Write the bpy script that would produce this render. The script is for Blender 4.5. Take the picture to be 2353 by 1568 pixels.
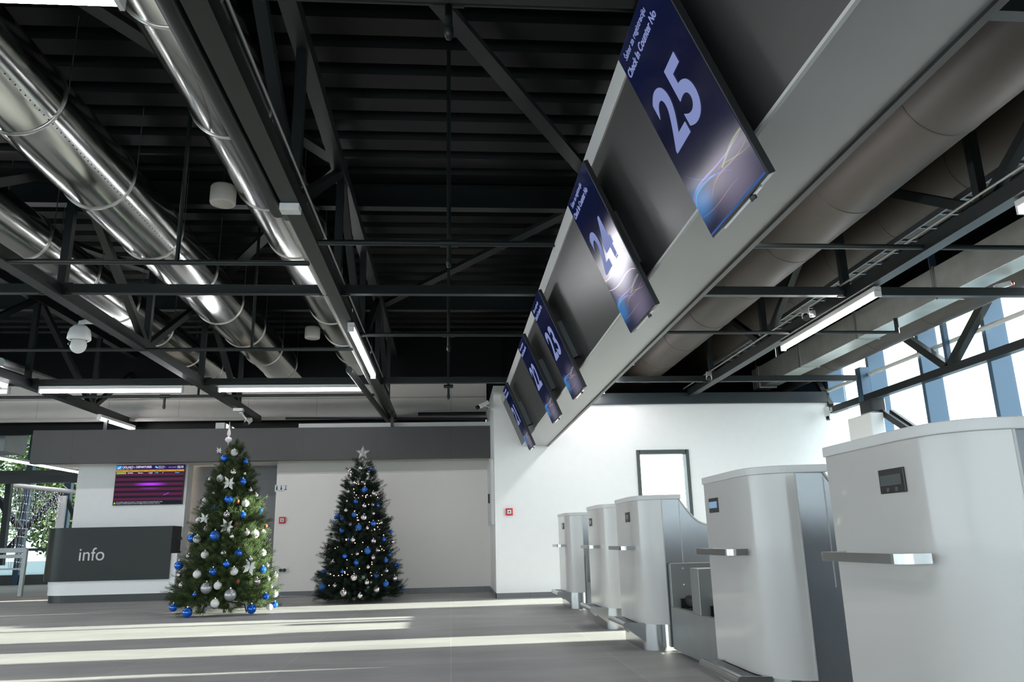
import bpy, bmesh, math, random
import numpy as np
from mathutils import Vector, Matrix
random.seed(7); rng = np.random.default_rng(7)
for o in list(bpy.data.objects): bpy.data.objects.remove(o)
SC = bpy.context.scene; COL = SC.collection

# ---------------------------------------------------------------- camera
F_PX, H_EYE = 1768.0, 0.85
yaw, pitch, roll = [math.radians(a) for a in (4.73, 14.52, 1.285)]
_f = Vector((math.sin(yaw)*math.cos(pitch), math.cos(yaw)*math.cos(pitch), math.sin(pitch)))
_r = Vector((math.cos(yaw), -math.sin(yaw), 0)); _d = _f.cross(_r)
CR = math.cos(roll)*_r + math.sin(roll)*_d; CD = -math.sin(roll)*_r + math.cos(roll)*_d
CC = Vector((0, 0, H_EYE))
cam = bpy.data.cameras.new('camera'); camo = bpy.data.objects.new('camera', cam); COL.objects.link(camo)
cam.sensor_width = 36; cam.lens = 36*F_PX/2353; cam.clip_end = 300; cam.clip_start = 0.05
camo.matrix_world = Matrix(((CR.x, -CD.x, -_f.x, 0), (CR.y, -CD.y, -_f.y, 0), (CR.z, -CD.z, -_f.z, H_EYE), (0, 0, 0, 1)))
SC.camera = camo
def ray(x, y): return (x-1176.5)/F_PX*CR + (y-784)/F_PX*CD + _f
def atY(x, y, Y): v = ray(x, y); return CC + v*(Y/v.y)
def atX(x, y, X): v = ray(x, y); return CC + v*(X/v.x)
def atZ(x, y, Z): v = ray(x, y); return CC + v*((Z-H_EYE)/v.z)

# ---------------------------------------------------------------- world, sun, exposure
SC.view_settings.view_transform = 'Standard'; SC.view_settings.look = 'None'
SC.view_settings.gamma = 1; SC.view_settings.use_curve_mapping = False
EXPO = 1.15; SC.view_settings.exposure = EXPO; KE = 0.5**EXPO
w = bpy.data.worlds.new('world'); SC.world = w; w.use_nodes = True
bg = w.node_tree.nodes['Background']; bg.inputs[0].default_value = (0.93, 0.96, 1.0, 1); bg.inputs[1].default_value = 2.9
sun = bpy.data.lights.new('sun', 'SUN'); sun.energy = 17; sun.angle = math.radians(0.6); sun.color = (1, 0.93, 0.78)
so = bpy.data.objects.new('sun', sun); COL.objects.link(so)
so.rotation_euler = Vector((-1, -0.05, -0.18)).to_track_quat('-Z', 'Y').to_euler()
def portal(loc, sx, sy, direction):
    l = bpy.data.lights.new('window_portal', 'AREA'); l.shape = 'RECTANGLE'; l.size = sx; l.size_y = sy; l.cycles.is_portal = True
    o = bpy.data.objects.new('window_portal', l); COL.objects.link(o); o.location = loc
    o.rotation_euler = Vector(direction).to_track_quat('-Z', 'Z').to_euler()
portal((6.85, 8.75, 1.86), 7.8, 3.7, (-1, 0, 0))
portal((-3.6, -6.1, 1.45), 20.6, 2.9, (0, 1, 0))
portal((-14.1, 3, 1.45), 18, 2.9, (1, 0, 0))

# ---------------------------------------------------------------- materials
def nodes(name):
    m = bpy.data.materials.new(name); m.use_nodes = True
    return m, m.node_tree.nodes, m.node_tree.links, m.node_tree.nodes['Principled BSDF']
def mat(name, col, rough=0.5, metal=0.0, noise=0.0, nscale=8, bump=0.0, emit=None, estr=1.0, spec=0.5, coat=0, stretch=(1, 1, 1), rvar=0.0):
    m, N, L, b = nodes(name)
    b.inputs['Base Color'].default_value = (*col, 1); b.inputs['Roughness'].default_value = rough
    b.inputs['Metallic'].default_value = metal; b.inputs['Specular IOR Level'].default_value = spec
    b.inputs['Coat Weight'].default_value = coat
    if emit: b.inputs['Emission Color'].default_value = (*emit, 1); b.inputs['Emission Strength'].default_value = estr
    if noise or bump or rvar:
        tc = N.new('ShaderNodeTexCoord'); mp = N.new('ShaderNodeMapping'); mp.inputs['Scale'].default_value = stretch
        n = N.new('ShaderNodeTexNoise'); n.inputs['Scale'].default_value = nscale; n.inputs['Detail'].default_value = 5
        L.new(tc.outputs['Object'], mp.inputs[0]); L.new(mp.outputs[0], n.inputs['Vector'])
        if noise:
            r = N.new('ShaderNodeMapRange'); r.inputs[1].default_value = 0.3; r.inputs[2].default_value = 0.7
            r.inputs[3].default_value = 1-noise; r.inputs[4].default_value = 1+noise
            mx = N.new('ShaderNodeMix'); mx.data_type = 'RGBA'; mx.blend_type = 'MULTIPLY'; mx.inputs[0].default_value = 1
            mx.inputs[6].default_value = (*col, 1)
            L.new(n.outputs['Fac'], r.inputs[0]); L.new(r.outputs[0], mx.inputs[7]); L.new(mx.outputs[2], b.inputs['Base Color'])
        if rvar:
            r = N.new('ShaderNodeMapRange'); r.inputs[1].default_value = 0.3; r.inputs[2].default_value = 0.7
            r.inputs[3].default_value = max(0.02, rough-rvar); r.inputs[4].default_value = rough+rvar
            L.new(n.outputs['Fac'], r.inputs[0]); L.new(r.outputs[0], b.inputs['Roughness'])
        if bump:
            bp = N.new('ShaderNodeBump'); bp.inputs['Strength'].default_value = bump; bp.inputs['Distance'].default_value = 0.02
            L.new(n.outputs['Fac'], bp.inputs['Height']); L.new(bp.outputs[0], b.inputs['Normal'])
    return m
def emis(name, col, s):
    m, N, L, b = nodes(name); N.remove(b); e = N.new('ShaderNodeEmission'); e.inputs[0].default_value = (*col, 1); e.inputs[1].default_value = s*KE
    L.new(e.outputs[0], N['Material Output'].inputs[0]); return m
def glassmat(name, tint=(0.9, 0.96, 0.97), refl=0.06):
    m, N, L, b = nodes(name); N.remove(b)
    t = N.new('ShaderNodeBsdfTransparent'); t.inputs[0].default_value = (*tint, 1)
    g = N.new('ShaderNodeBsdfGlossy'); g.inputs['Roughness'].default_value = 0.02
    lw = N.new('ShaderNodeLayerWeight'); lw.inputs[0].default_value = 0.5; mx = N.new('ShaderNodeMixShader')
    pw = N.new('ShaderNodeMath'); pw.operation = 'POWER'; pw.inputs[1].default_value = 4; L.new(lw.outputs['Facing'], pw.inputs[0])
    fr = N.new('ShaderNodeMath'); fr.operation = 'MULTIPLY_ADD'; fr.inputs[1].default_value = 0.8; fr.inputs[2].default_value = refl; L.new(pw.outputs[0], fr.inputs[0])
    L.new(fr.outputs[0], mx.inputs[0]); L.new(t.outputs[0], mx.inputs[1]); L.new(g.outputs[0], mx.inputs[2]); L.new(mx.outputs[0], N['Material Output'].inputs[0])
    return m
def seams(name, base, line, pitch, axis=0, width=0.006, rough=0.5, off=0.0, coat=0, spec=0.5, metal=0.0, pitch2=None, axis2=2, off2=0.0, noise=0.04, nscale=3):
    """panels of one colour with thin darker joints every <pitch> metres"""
    m, N, L, b = nodes(name); b.inputs['Roughness'].default_value = rough; b.inputs['Coat Weight'].default_value = coat
    b.inputs['Specular IOR Level'].default_value = spec; b.inputs['Metallic'].default_value = metal
    tc = N.new('ShaderNodeTexCoord'); sx = N.new('ShaderNodeSeparateXYZ'); L.new(tc.outputs['Object'], sx.inputs[0])
    def ln(ax, p, of):
        a = N.new('ShaderNodeMath'); a.operation = 'ADD'; a.inputs[1].default_value = of+1000*p; L.new(sx.outputs[ax], a.inputs[0])
        d = N.new('ShaderNodeMath'); d.operation = 'MODULO'; d.inputs[1].default_value = p; L.new(a.outputs[0], d.inputs[0])
        c = N.new('ShaderNodeMath'); c.operation = 'LESS_THAN'; c.inputs[1].default_value = width; L.new(d.outputs[0], c.inputs[0]); return c.outputs[0]
    f = ln(axis, pitch, off)
    if pitch2:
        g = ln(axis2, pitch2, off2); mm = N.new('ShaderNodeMath'); mm.operation = 'MAXIMUM'; L.new(f, mm.inputs[0]); L.new(g, mm.inputs[1]); f = mm.outputs[0]
    n = N.new('ShaderNodeTexNoise'); n.inputs['Scale'].default_value = nscale; n.inputs['Detail'].default_value = 6; L.new(tc.outputs['Object'], n.inputs['Vector'])
    r = N.new('ShaderNodeMapRange'); r.inputs[1].default_value = 0.3; r.inputs[2].default_value = 0.7; r.inputs[3].default_value = 1-noise; r.inputs[4].default_value = 1+noise
    L.new(n.outputs['Fac'], r.inputs[0])
    mu = N.new('ShaderNodeMix'); mu.data_type = 'RGBA'; mu.blend_type = 'MULTIPLY'; mu.inputs[0].default_value = 1; mu.inputs[6].default_value = (*base, 1); L.new(r.outputs[0], mu.inputs[7])
    mx = N.new('ShaderNodeMix'); mx.data_type = 'RGBA'; mx.inputs[7].default_value = (*line, 1); L.new(mu.outputs[2], mx.inputs[6])
    L.new(f, mx.inputs[0]); L.new(mx.outputs[2], b.inputs['Base Color'])
    return m
M = dict(
    steel=mat('painted_steel', (0.012, 0.016, 0.016), 0.4, spec=0.4, noise=0.08),
    deck=mat('roof_deck', (0.0022, 0.003, 0.0028), 0.42, spec=0.22, noise=0.15, nscale=2, stretch=(0.4, 3, 1)),
    galv=mat('galvanised', (0.60, 0.615, 0.59), 0.16, metal=1.0, noise=0.05, nscale=1.5, rvar=0.03),
    galv2=mat('galvanised_sheet', (0.55, 0.565, 0.53), 0.38, metal=0.75, noise=0.1, nscale=4, bump=0.05),
    seam=mat('duct_flange', (0.6, 0.6, 0.58), 0.3, metal=1.0),
    insul=mat('duct_insulation', (0.055, 0.045, 0.036), 0.55, noise=0.07, nscale=1.5),
    insulring=mat('insulation_tape', (0.05, 0.045, 0.04), 0.6),
    white=mat('white_wall', (0.88, 0.87, 0.855), 0.55, noise=0.01),
    warm=mat('beige_wall', (0.80, 0.755, 0.71), 0.6, noise=0.015, nscale=1),
    upper=seams('upper_wall_board', (0.85, 0.80, 0.74), (0.5, 0.48, 0.45), 1.26, 0, 0.008, rough=0.7),
    ledge_and_shade=mat('ledge_and_shade_board', (0.58, 0.55, 0.51), 0.7),  # board tone for the ledges and the painted fascia shadow strip
    fascia=seams('grey_fascia', (0.056, 0.054, 0.051), (0.04, 0.04, 0.04), 1.26, 0, 0.008, rough=0.5),
    greywall=seams('grey_recess', (0.20, 0.20, 0.205), (0.14, 0.14, 0.14), 1.2, 2, 0.006, rough=0.5, off=0.35),
    skirt=seams('skirting_tile', (0.17, 0.17, 0.18), (0.1, 0.1, 0.1), 0.6, 0, 0.006, rough=0.4),
    bulk=mat('satin_bulkhead_panel', (0.060, 0.059, 0.057), 0.33, noise=0.03, metal=0.2),
    bulkunder=mat('bulkhead_soffit', (0.40, 0.40, 0.395), 0.35, metal=0.25),
    trimw=mat('pale_trim', (0.62, 0.62, 0.60), 0.5),
    desk=mat('desk_laminate', (0.58, 0.56, 0.535), 0.22, coat=0.3),
    desktop=mat('desk_top', (0.70, 0.69, 0.67), 0.35),
    brushed=mat('brushed_steel', (0.50, 0.50, 0.50), 0.24, metal=1.0),
    brushedh=mat('brushed_panel', (0.36, 0.375, 0.39), 0.32, metal=0.85, noise=0.06, nscale=5),
    conv=mat('conveyor_steel', (0.32, 0.33, 0.325), 0.42, metal=0.7, noise=0.05, nscale=5),
    darkst=mat('dark_steel_plate', (0.14, 0.145, 0.15), 0.35, metal=0.7),
    black=mat('black_plastic', (0.012, 0.012, 0.013), 0.35),
    rubber=mat('black_belt', (0.015, 0.015, 0.016), 0.6),
    belt=mat('grey_belt', (0.32, 0.32, 0.31), 0.6, noise=0.15, nscale=80),
    lcd=mat('lcd_blue', (0.05, 0.09, 0.14), 0.2, emit=(0.16, 0.26, 0.4), estr=0.5),
    lcdoff=mat('lcd_grey', (0.10, 0.11, 0.11), 0.2),
    plasticw=mat('white_plastic', (0.75, 0.75, 0.73), 0.35),
    ivory=mat('speaker_shell', (0.52, 0.50, 0.46), 0.5),
    red=mat('red_plastic', (0.55, 0.03, 0.04), 0.35),
    frame=mat('window_frame', (0.07, 0.085, 0.08), 0.4),
    mull=mat('mullion_alu', (0.055, 0.105, 0.165), 0.35, metal=0.2),
    tube=emis('lamp_tube', (0.97, 0.96, 1.0), 36.0),
    lampbody=mat('lamp_body', (0.7, 0.7, 0.7), 0.4),
    glass=glassmat('window_glass'), ground=mat('pavement', (0.13, 0.17, 0.2), 0.9, noise=0.05),
    needle=mat('fir_needle', (0.038, 0.060, 0.017), 0.6, spec=0.2, noise=0.35, nscale=9),
    needle2=mat('fir_needle_deep', (0.008, 0.017, 0.010), 0.6, spec=0.2, noise=0.35, nscale=9),
    bark=mat('bark', (0.05, 0.03, 0.02), 0.8),
    leaf=mat('leaf', (0.09, 0.14, 0.03), 0.6, noise=0.5, nscale=2),
    bw=mat('bauble_white', (0.74, 0.74, 0.72), 0.4), bb=mat('bauble_blue', (0.01, 0.14, 0.70), 0.16, metal=0.55, coat=0.6),
    bm=mat('bauble_matt_blue', (0.02, 0.13, 0.5), 0.5), bs=mat('bauble_silver', (0.75, 0.68, 0.70), 0.14, metal=0.9, noise=0.25, nscale=2.5),
    bg=mat('bauble_grey', (0.42, 0.42, 0.43), 0.35, metal=0.6), cap=mat('bauble_cap', (0.7, 0.68, 0.6), 0.3, metal=1),
    cone=mat('pine_cone', (0.20, 0.055, 0.025), 0.5), petal=mat('white_petal', (0.80, 0.80, 0.78), 0.6),
    star=mat('glitter_star', (0.55, 0.55, 0.52), 0.35, metal=0.5, noise=0.5, nscale=80), spark=emis('warm_bulb', (1.0, 0.62, 0.42), 6.0),
    icebulb=emis('cool_bulb', (0.9, 0.92, 1.0), 1.2), wire=mat('wire', (0.03, 0.05, 0.03), 0.6), wirew=mat('white_wire', (0.6, 0.62, 0.66), 0.5),
    text=emis('screen_lettering', (0.34, 0.41, 0.80), 0.62), infot=mat('info_lettering', (0.62, 0.62, 0.61), 0.5),
    txtw=emis('board_lettering', (0.85, 0.85, 0.95), 0.9), txtc=emis('board_cyan', (0.1, 0.6, 0.9), 0.9), txtd=emis('board_dark_lettering', (0.30, 0.13, 0.02), 0.5),
    pict=mat('pictogram', (0.02, 0.02, 0.02), 0.6),
)
# floor: large grey porcelain tiles
def floor_mat():
    m, N, L, b = nodes('porcelain_tiles'); tc = N.new('ShaderNodeTexCoord')
    mp = N.new('ShaderNodeMapping'); mp.inputs['Scale'].default_value = (0.5, 1.6, 1); L.new(tc.outputs['Object'], mp.inputs[0])
    n = N.new('ShaderNodeTexNoise'); n.inputs['Scale'].default_value = 1.6; n.inputs['Detail'].default_value = 7; n.inputs['Roughness'].default_value = 0.62; L.new(mp.outputs[0], n.inputs['Vector'])
    cr = N.new('ShaderNodeValToRGB'); e = cr.color_ramp.elements; e[0].position = 0.3; e[0].color = (0.36, 0.352, 0.345, 1); e[1].position = 0.72; e[1].color = (0.52, 0.505, 0.49, 1)
    L.new(n.outputs['Fac'], cr.inputs[0])
    br = N.new('ShaderNodeTexBrick'); br.offset = 0; br.inputs['Scale'].default_value = 1; br.inputs['Brick Width'].default_value = 1.2; br.inputs['Row Height'].default_value = 1.2
    br.inputs['Mortar Size'].default_value = 0.0025; br.inputs['Color1'].default_value = (1, 1, 1, 1); br.inputs['Color2'].default_value = (0.9, 0.9, 0.9, 1); br.inputs['Mortar'].default_value = (1.25, 1.25, 1.25, 1)
    L.new(tc.outputs['Object'], br.inputs['Vector'])
    mx = N.new('ShaderNodeMix'); mx.data_type = 'RGBA'; mx.blend_type = 'MULTIPLY'; mx.inputs[0].default_value = 1
    L.new(cr.outputs[0], mx.inputs[6]); L.new(br.outputs['Color'], mx.inputs[7]); L.new(mx.outputs[2], b.inputs['Base Color'])
    b.inputs['Roughness'].default_value = 0.58; b.inputs['Specular IOR Level'].default_value = 0.35
    return m
M['floor'] = floor_mat()

# ---------------------------------------------------------------- mesh helpers
MW = {}
class MB:
    def __init__(s): s.v = []; s.f = []; s.sm = []
    def add(s, vs, fs, smooth=False):
        n = len(s.v); s.v += [Vector(v) for v in vs]; s.f += [tuple(i+n for i in f) for f in fs]; s.sm += [smooth]*len(fs); return s
    def box(s, x0, x1, y0, y1, z0, z1):
        vs = [(x, y, z) for x in (x0, x1) for y in (y0, y1) for z in (z0, z1)]
        return s.add(vs, [(0, 1, 3, 2), (4, 6, 7, 5), (0, 4, 5, 1), (2, 3, 7, 6), (0, 2, 6, 4), (1, 5, 7, 3)])
    def bar(s, a, b, w, h=None, up=(0, 0, 1)):
        a, b = Vector(a), Vector(b); h = h or w; d = (b-a).normalized(); u = Vector(up)
        if abs(d.dot(u)) > 0.99: u = Vector((1, 0, 0))
        x = d.cross(u).normalized(); u = x.cross(d).normalized()
        vs = [p + x*sx*w/2 + u*sz*h/2 for p in (a, b) for sx, sz in ((-1, -1), (1, -1), (1, 1), (-1, 1))]
        return s.add(vs, [(0, 1, 2, 3), (7, 6, 5, 4), (0, 4, 5, 1), (1, 5, 6, 2), (2, 6, 7, 3), (3, 7, 4, 0)])
    def tube(s, pts, r, n=16, caps=True):
        pts = [Vector(p) for p in pts]; rs = r if isinstance(r, (list, tuple)) else [r]*len(pts)
        d0 = (pts[1]-pts[0]).normalized(); u = Vector((0, 0, 1)) if abs(d0.z) < 0.95 else Vector((1, 0, 0))
        vs = []; 
        for i, p in enumerate(pts):
            d = ((pts[min(i+1, len(pts)-1)]-pts[max(i-1, 0)])).normalized()
            x = d.cross(u).normalized(); y = x.cross(d).normalized()
            vs += [p + rs[i]*(math.cos(2*math.pi*k/n)*x + math.sin(2*math.pi*k/n)*y) for k in range(n)]
        fs = [(i*n+k, i*n+(k+1) % n, (i+1)*n+(k+1) % n, (i+1)*n+k) for i in range(len(pts)-1) for k in range(n)]
        s.add(vs, fs, True)
        if caps:
            m = len(vs); s.add(vs[:n], [tuple(range(n-1, -1, -1))]); s.add(vs[m-n:], [tuple(range(n))])
        return s
    def lathe(s, prof, c=(0, 0, 0), n=24, smooth=True):
        c = Vector(c); vs = [c + Vector((r*math.cos(2*math.pi*k/n), r*math.sin(2*math.pi*k/n), z)) for r, z in prof for k in range(n)]
        fs = [(i*n+k, i*n+(k+1) % n, (i+1)*n+(k+1) % n, (i+1)*n+k) for i in range(len(prof)-1) for k in range(n)]
        return s.add(vs, fs, smooth)
    def prism(s, poly, axis, a, b):
        """poly: 2-D points; extruded along axis from a to b (x: (y,z), y: (x,z), z: (x,y))"""
        def P(p, t): return {'x': (t, p[0], p[1]), 'y': (p[0], t, p[1]), 'z': (p[0], p[1], t)}[axis]
        n = len(poly); vs = [P(p, a) for p in poly] + [P(p, b) for p in poly]
        fs = [tuple(range(n)), tuple(range(2*n-1, n-1, -1))] + [(i, i+n, (i+1) % n+n, (i+1) % n) for i in range(n)]
        return s.add(vs, fs)
    def ball(s, c, r, n=16, m=10, sc=(1, 1, 1)):
        prof = [(r*math.sin(math.pi*i/m), -r*math.cos(math.pi*i/m)) for i in range(m+1)]
        c = Vector(c); vs = [c + Vector((a*math.cos(2*math.pi*k/n)*sc[0], a*math.sin(2*math.pi*k/n)*sc[1], z*sc[2])) for a, z in prof for k in range(n)]
        fs = [(i*n+k, i*n+(k+1) % n, (i+1)*n+(k+1) % n, (i+1)*n+k) for i in range(m) for k in range(n)]
        return s.add(vs, fs, True)
    def xf(s, mtx):
        s.v = [mtx @ v for v in s.v]; return s
    def build(s, name, m, parent=None, local=False, bevel=0, label=None, fixn=True):
        me = bpy.data.meshes.new(name); vs = s.v
        if parent is not None and not local:
            inv = MW[parent.name].inverted(); vs = [inv @ v for v in vs]
        c = Vector((0, 0, 0))
        if parent is None and vs:
            xs = np.array([tuple(v) for v in vs]); c = Vector(((xs[:, 0].min()+xs[:, 0].max())/2, (xs[:, 1].min()+xs[:, 1].max())/2, xs[:, 2].min()))
            if fixn != 'keep': vs = [v-c for v in vs]
            else: c = Vector((0, 0, 0))
        me.from_pydata([tuple(v) for v in vs], [], s.f)
        me.polygons.foreach_set('use_smooth', s.sm)
        if fixn and len(s.f) < 60000:
            bm = bmesh.new(); bm.from_mesh(me); bmesh.ops.recalc_face_normals(bm, faces=bm.faces); bm.to_mesh(me); bm.free()
        me.materials.append(M[m] if isinstance(m, str) else m); me.update()
        o = bpy.data.objects.new(name, me); COL.objects.link(o); o.location = c
        if parent is not None: o.parent = parent; MW[o.name] = MW[parent.name].copy()
        else: MW[o.name] = Matrix.Translation(c)
        if bevel:
            b = o.modifiers.new('bevel', 'BEVEL'); b.width = bevel; b.segments = 2; b.limit_method = 'ANGLE'; b.angle_limit = math.radians(40); b.harden_normals = False
        if label: o['label'] = label
        return o
def thing(name, label, cat, loc=(0, 0, 0), group=None, mtx=None):
    o = bpy.data.objects.new(name, None); COL.objects.link(o); o.empty_display_size = 0.1
    mt = mtx if mtx is not None else Matrix.Translation(Vector(loc)); o.matrix_world = mt; MW[o.name] = mt.copy()
    return tag(o, label, cat, group)
def tag(o, label, cat, group=None, kind=None):
    o['label'] = label; o['category'] = cat
    if group: o['group'] = group
    if kind: o['kind'] = kind
    return o
def struct(name, mb, m, keep=True, **k):
    o = mb.build(name, m, fixn='keep', **k); o['kind'] = 'structure'; return o
def text_mesh(body, size, m, name, parent, mtx, bold=0.0, sx=1.0, fit=None, align='LEFT', label=None, ext=0.0008, space=1.0, shear=0.0):
    cu = bpy.data.curves.new('lettering', 'FONT'); cu.body = body; cu.size = size; cu.align_x = align; cu.align_y = 'CENTER'
    cu.offset = bold; cu.extrude = ext; cu.resolution_u = 8 if size > 0.2 else 3; cu.space_character = space; cu.shear = shear
    t = bpy.data.objects.new('lettering', cu); COL.objects.link(t); bpy.context.view_layer.update()
    me = bpy.data.meshes.new_from_object(t.evaluated_get(bpy.context.evaluated_depsgraph_get()))
    bpy.data.objects.remove(t); bpy.data.curves.remove(cu)
    if fit:
        xs_ = [v.co.x for v in me.vertices]; sx = fit/(max(xs_)-min(xs_))
    me.transform(mtx @ Matrix.Diagonal((sx, 1, 1, 1))); me.materials.clear(); me.materials.append(M[m] if isinstance(m, str) else m)
    o = bpy.data.objects.new(name, me); COL.objects.link(o)
    if parent is not None: o.parent = parent; MW[o.name] = MW[parent.name].copy()
    if label: o['label'] = label
    return o
def smooth(o):
    for p in o.data.polygons: p.use_smooth = True
    o.data.set_sharp_from_angle(angle=math.radians(28))
def ordn(n):
    w = ['', 'first', 'second', 'third', 'fourth', 'fifth', 'sixth', 'seventh', 'eighth', 'ninth', 'tenth', 'eleventh', 'twelfth']
    return w[n] if n < len(w) else str(n) + ('st' if n % 10 == 1 and n != 11 else 'nd' if n % 10 == 2 and n != 12 else 'rd' if n % 10 == 3 and n != 13 else 'th')
def T(*a): return Matrix.Translation(Vector(a))

# ---------------------------------------------------------------- setting
XL, XR, YB = -14.0, 6.7, -6.0
ZD = 4.75
struct('floor', MB().box(XL, XR+0.1, YB, 22.1, -0.2, 0.0), 'floor')
struct('ground', MB().box(-60, 60, -40, 90, -0.5, -0.22), 'ground')
# corrugated roof deck, ribs run across the hall
prof = []; y = YB; p = 0.37
while y < 24.0:
    prof += [(y, ZD+0.13), (y+0.05, ZD), (y+0.26, ZD), (y+0.31, ZD+0.13)]; y += p
mb = MB(); vs = []
for X in (XL, XR+0.3): vs += [(X, a, b) for a, b in prof]
n = len(prof); mb.add(vs, [(i, i+1, i+1+n, i+n) for i in range(n-1)])
mb.box(XL, XR+0.3, YB, 24.0, ZD+0.14, ZD+0.3)
struct('ceiling', mb, 'deck')
# unseen glazing added behind the photographer and far left to light the hall
struct('window_3_added', MB().box(XL, XR, YB-0.02, YB-0.01, 0.05, 2.9), 'glass')
struct('window_4_added', MB().box(XL-0.02, XL-0.01, YB, 12, 0.05, 2.9), 'glass')
struct('wall_back', MB().box(XL, XR, YB-0.2, YB-0.03, 2.9, ZD+0.14), 'greywall')
struct('wall_left_upper', MB().box(XL-0.2, XL-0.03, YB, 12, 2.9, ZD+0.14), 'greywall')
struct('wall_far_left', MB().box(XL-0.2, XL, 12, 22, 0, ZD+0.14), 'warm')
for k in range(14):
    tag(MB().box(XL+0.2+k*1.55-0.035, XL+0.2+k*1.55+0.035, YB-0.02, YB+0.2, 0, ZD).build('mullion', 'mull'), 'blue grey mullion of the added glazing behind the photographer', 'mullion', 'added mullions behind the photographer')
for k in range(11):
    tag(MB().box(XL-0.02, XL+0.2, YB+0.8+k*1.55-0.035, YB+0.8+k*1.55+0.035, 0, ZD).build('mullion', 'mull'), 'blue grey mullion of the added glazing on the far left side', 'mullion', 'added mullions on the far left side')
# right-hand white wall with a glazed door opening
YW = 12.24; ox0, ox1, oz1 = 3.02, 3.79, 2.155
mb = MB().box(0.69, ox0, YW, YW+0.2, 0, 2.955).box(ox1, 6.62, YW, YW+0.2, 0, 2.955).box(ox0, ox1, YW, YW+0.2, oz1, 2.955)
struct('wall_check_in', mb, 'white')
struct('wall_corner', MB().box(0.69, 1.6, YW+0.003, YW+0.2, 2.955, 3.28).box(0.69, 0.9, YW+0.2, 14.6, 0, 3.28), 'white')
struct('wall_side_gable', MB().box(0.69, 6.6, 14.76, 14.9, 3.06, ZD+0.13).box(0.9, 6.4, YW+0.2, 14.8, 3.0, 3.06), 'deck')
struct('baseboard_check_in', MB().box(0.68, 6.6, YW-0.012, YW, 0, 0.075).box(0.68, 0.69, YW-0.012, 13.95, 0, 0.075), 'skirt')
# left stretch of the far wall
YL = 13.95
struct('wall_hall', MB().box(-3.04, 0.69, YL, YL+0.15, 0, 2.3), 'warm')
struct('trim_fascia_shade', MB().box(-3.04, 0.69, YL-0.02, YL, 2.09, 2.26), 'ledge_and_shade')  # flat darker strip painted where the fascia's shadow falls on the wall
struct('baseboard_hall', MB().box(-3.04, 0.68, YL-0.015, YL, 0, 0.09), 'skirt')
struct('wall_recess', MB().box(-4.9, -3.04, YL+0.9, YL+1.0, 0, 2.3).box(-3.04, -2.9, YL+0.15, YL+1.0, 0, 2.3), 'greywall')
struct('wall_departures', MB().box(-6.62, -4.72, 14.42, 14.72, 0, 2.35), 'white')
fa = MB().box(-6.95, 0.69, 13.4, 13.55, 2.245, 2.80); struct('wall_fascia', fa, 'fascia')
struct('wall_fascia_soffit', MB().box(-6.95, 0.69, 13.55, 15.0, 2.30, 2.36), 'warm')
struct('wall_upper', MB().box(XL, 0.69, 14.6, 14.75, 3.16, 3.92), 'upper')
struct('wall_void', MB().box(-6.95, 0.69, 15.0, 15.1, 2.3, 4.8).box(XL, -6.95, 15.0, 15.1, 2.95, 4.8), 'deck')
struct('wall_upper_cap', MB().box(XL, 1.0, 14.55, 14.75, 3.92, ZD+0.05), 'deck')
struct('trim_upper_ledge', MB().box(XL, 0.69, 14.52, 14.6, 3.12, 3.17).box(XL, 0.69, 14.565, 14.6, 3.52, 3.54), 'ledge_and_shade')
struct('trim_fascia_rail', MB().box(-2.62, 0.69, 13.5, 13.6, 2.80, 2.885).box(-4.05, -3.9, 13.6, 14.3, 2.80, 2.93), 'trimw')

struct('wall_rear_side', MB().box(-6.65, -6.5, 15.1, 22.0, 0, 4.8), 'warm')
# ---------------------------------------------------------------- right glazed facade
YM = [12.48-1.325*k for k in range(0, 6)]
struct('window_1', MB().box(6.68, 6.69, 4.9, 12.7, 0.05, 3.72), 'glass')
struct('wall_right_sun_block', MB().box(6.6, 6.8, YB, 4.9, 0, ZD+0.1), 'greywall')  # unseen solid stretch, added to keep sun off the near floor
for k, Y in enumerate(YM):
    o = MB().box(6.42, 6.70, Y-0.035, Y+0.035, 0, 3.72).build('mullion', 'mull', bevel=0.004)
    tag(o, 'blue grey window mullion, %s one back from the far white wall' % ordn(k+1), 'mullion', 'mullions of the right hand glazing')
struct('wall_glazing_header', MB().box(6.62, 6.75, 4.9, 12.7, 3.72, ZD+0.1), 'deck')
struct('trim_transoms', MB().box(6.60, 6.70, 4.9, 12.7, 0.0, 0.1).box(6.6, 6.7, 4.9, 12.7, 3.66, 3.74), 'mull')
struct('wall_facade_end', MB().box(6.62, 6.75, 12.5, 14.8, 0, ZD), 'mull')

# glazed door/window in the white wall
w1 = thing('framed_window', 'dark framed tall glazed opening in the white wall behind the check in desks', 'window', (ox0, YW, 0))
mb = MB(); fw = 0.055
mb.box(ox0-fw+0.01, ox0+0.01, YW-0.02, YW+0.1, 0, oz1+fw).box(ox1-0.01, ox1+fw-0.01, YW-0.02, YW+0.1, 0, oz1+fw).box(ox0, ox1, YW-0.02, YW+0.1, oz1-0.01, oz1+fw)
mb.build('frame', 'frame', w1); MB().box(ox0+0.01, ox1-0.01, YW+0.04, YW+0.05, 0, oz1).build('glass_pane', 'glass', w1)

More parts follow.
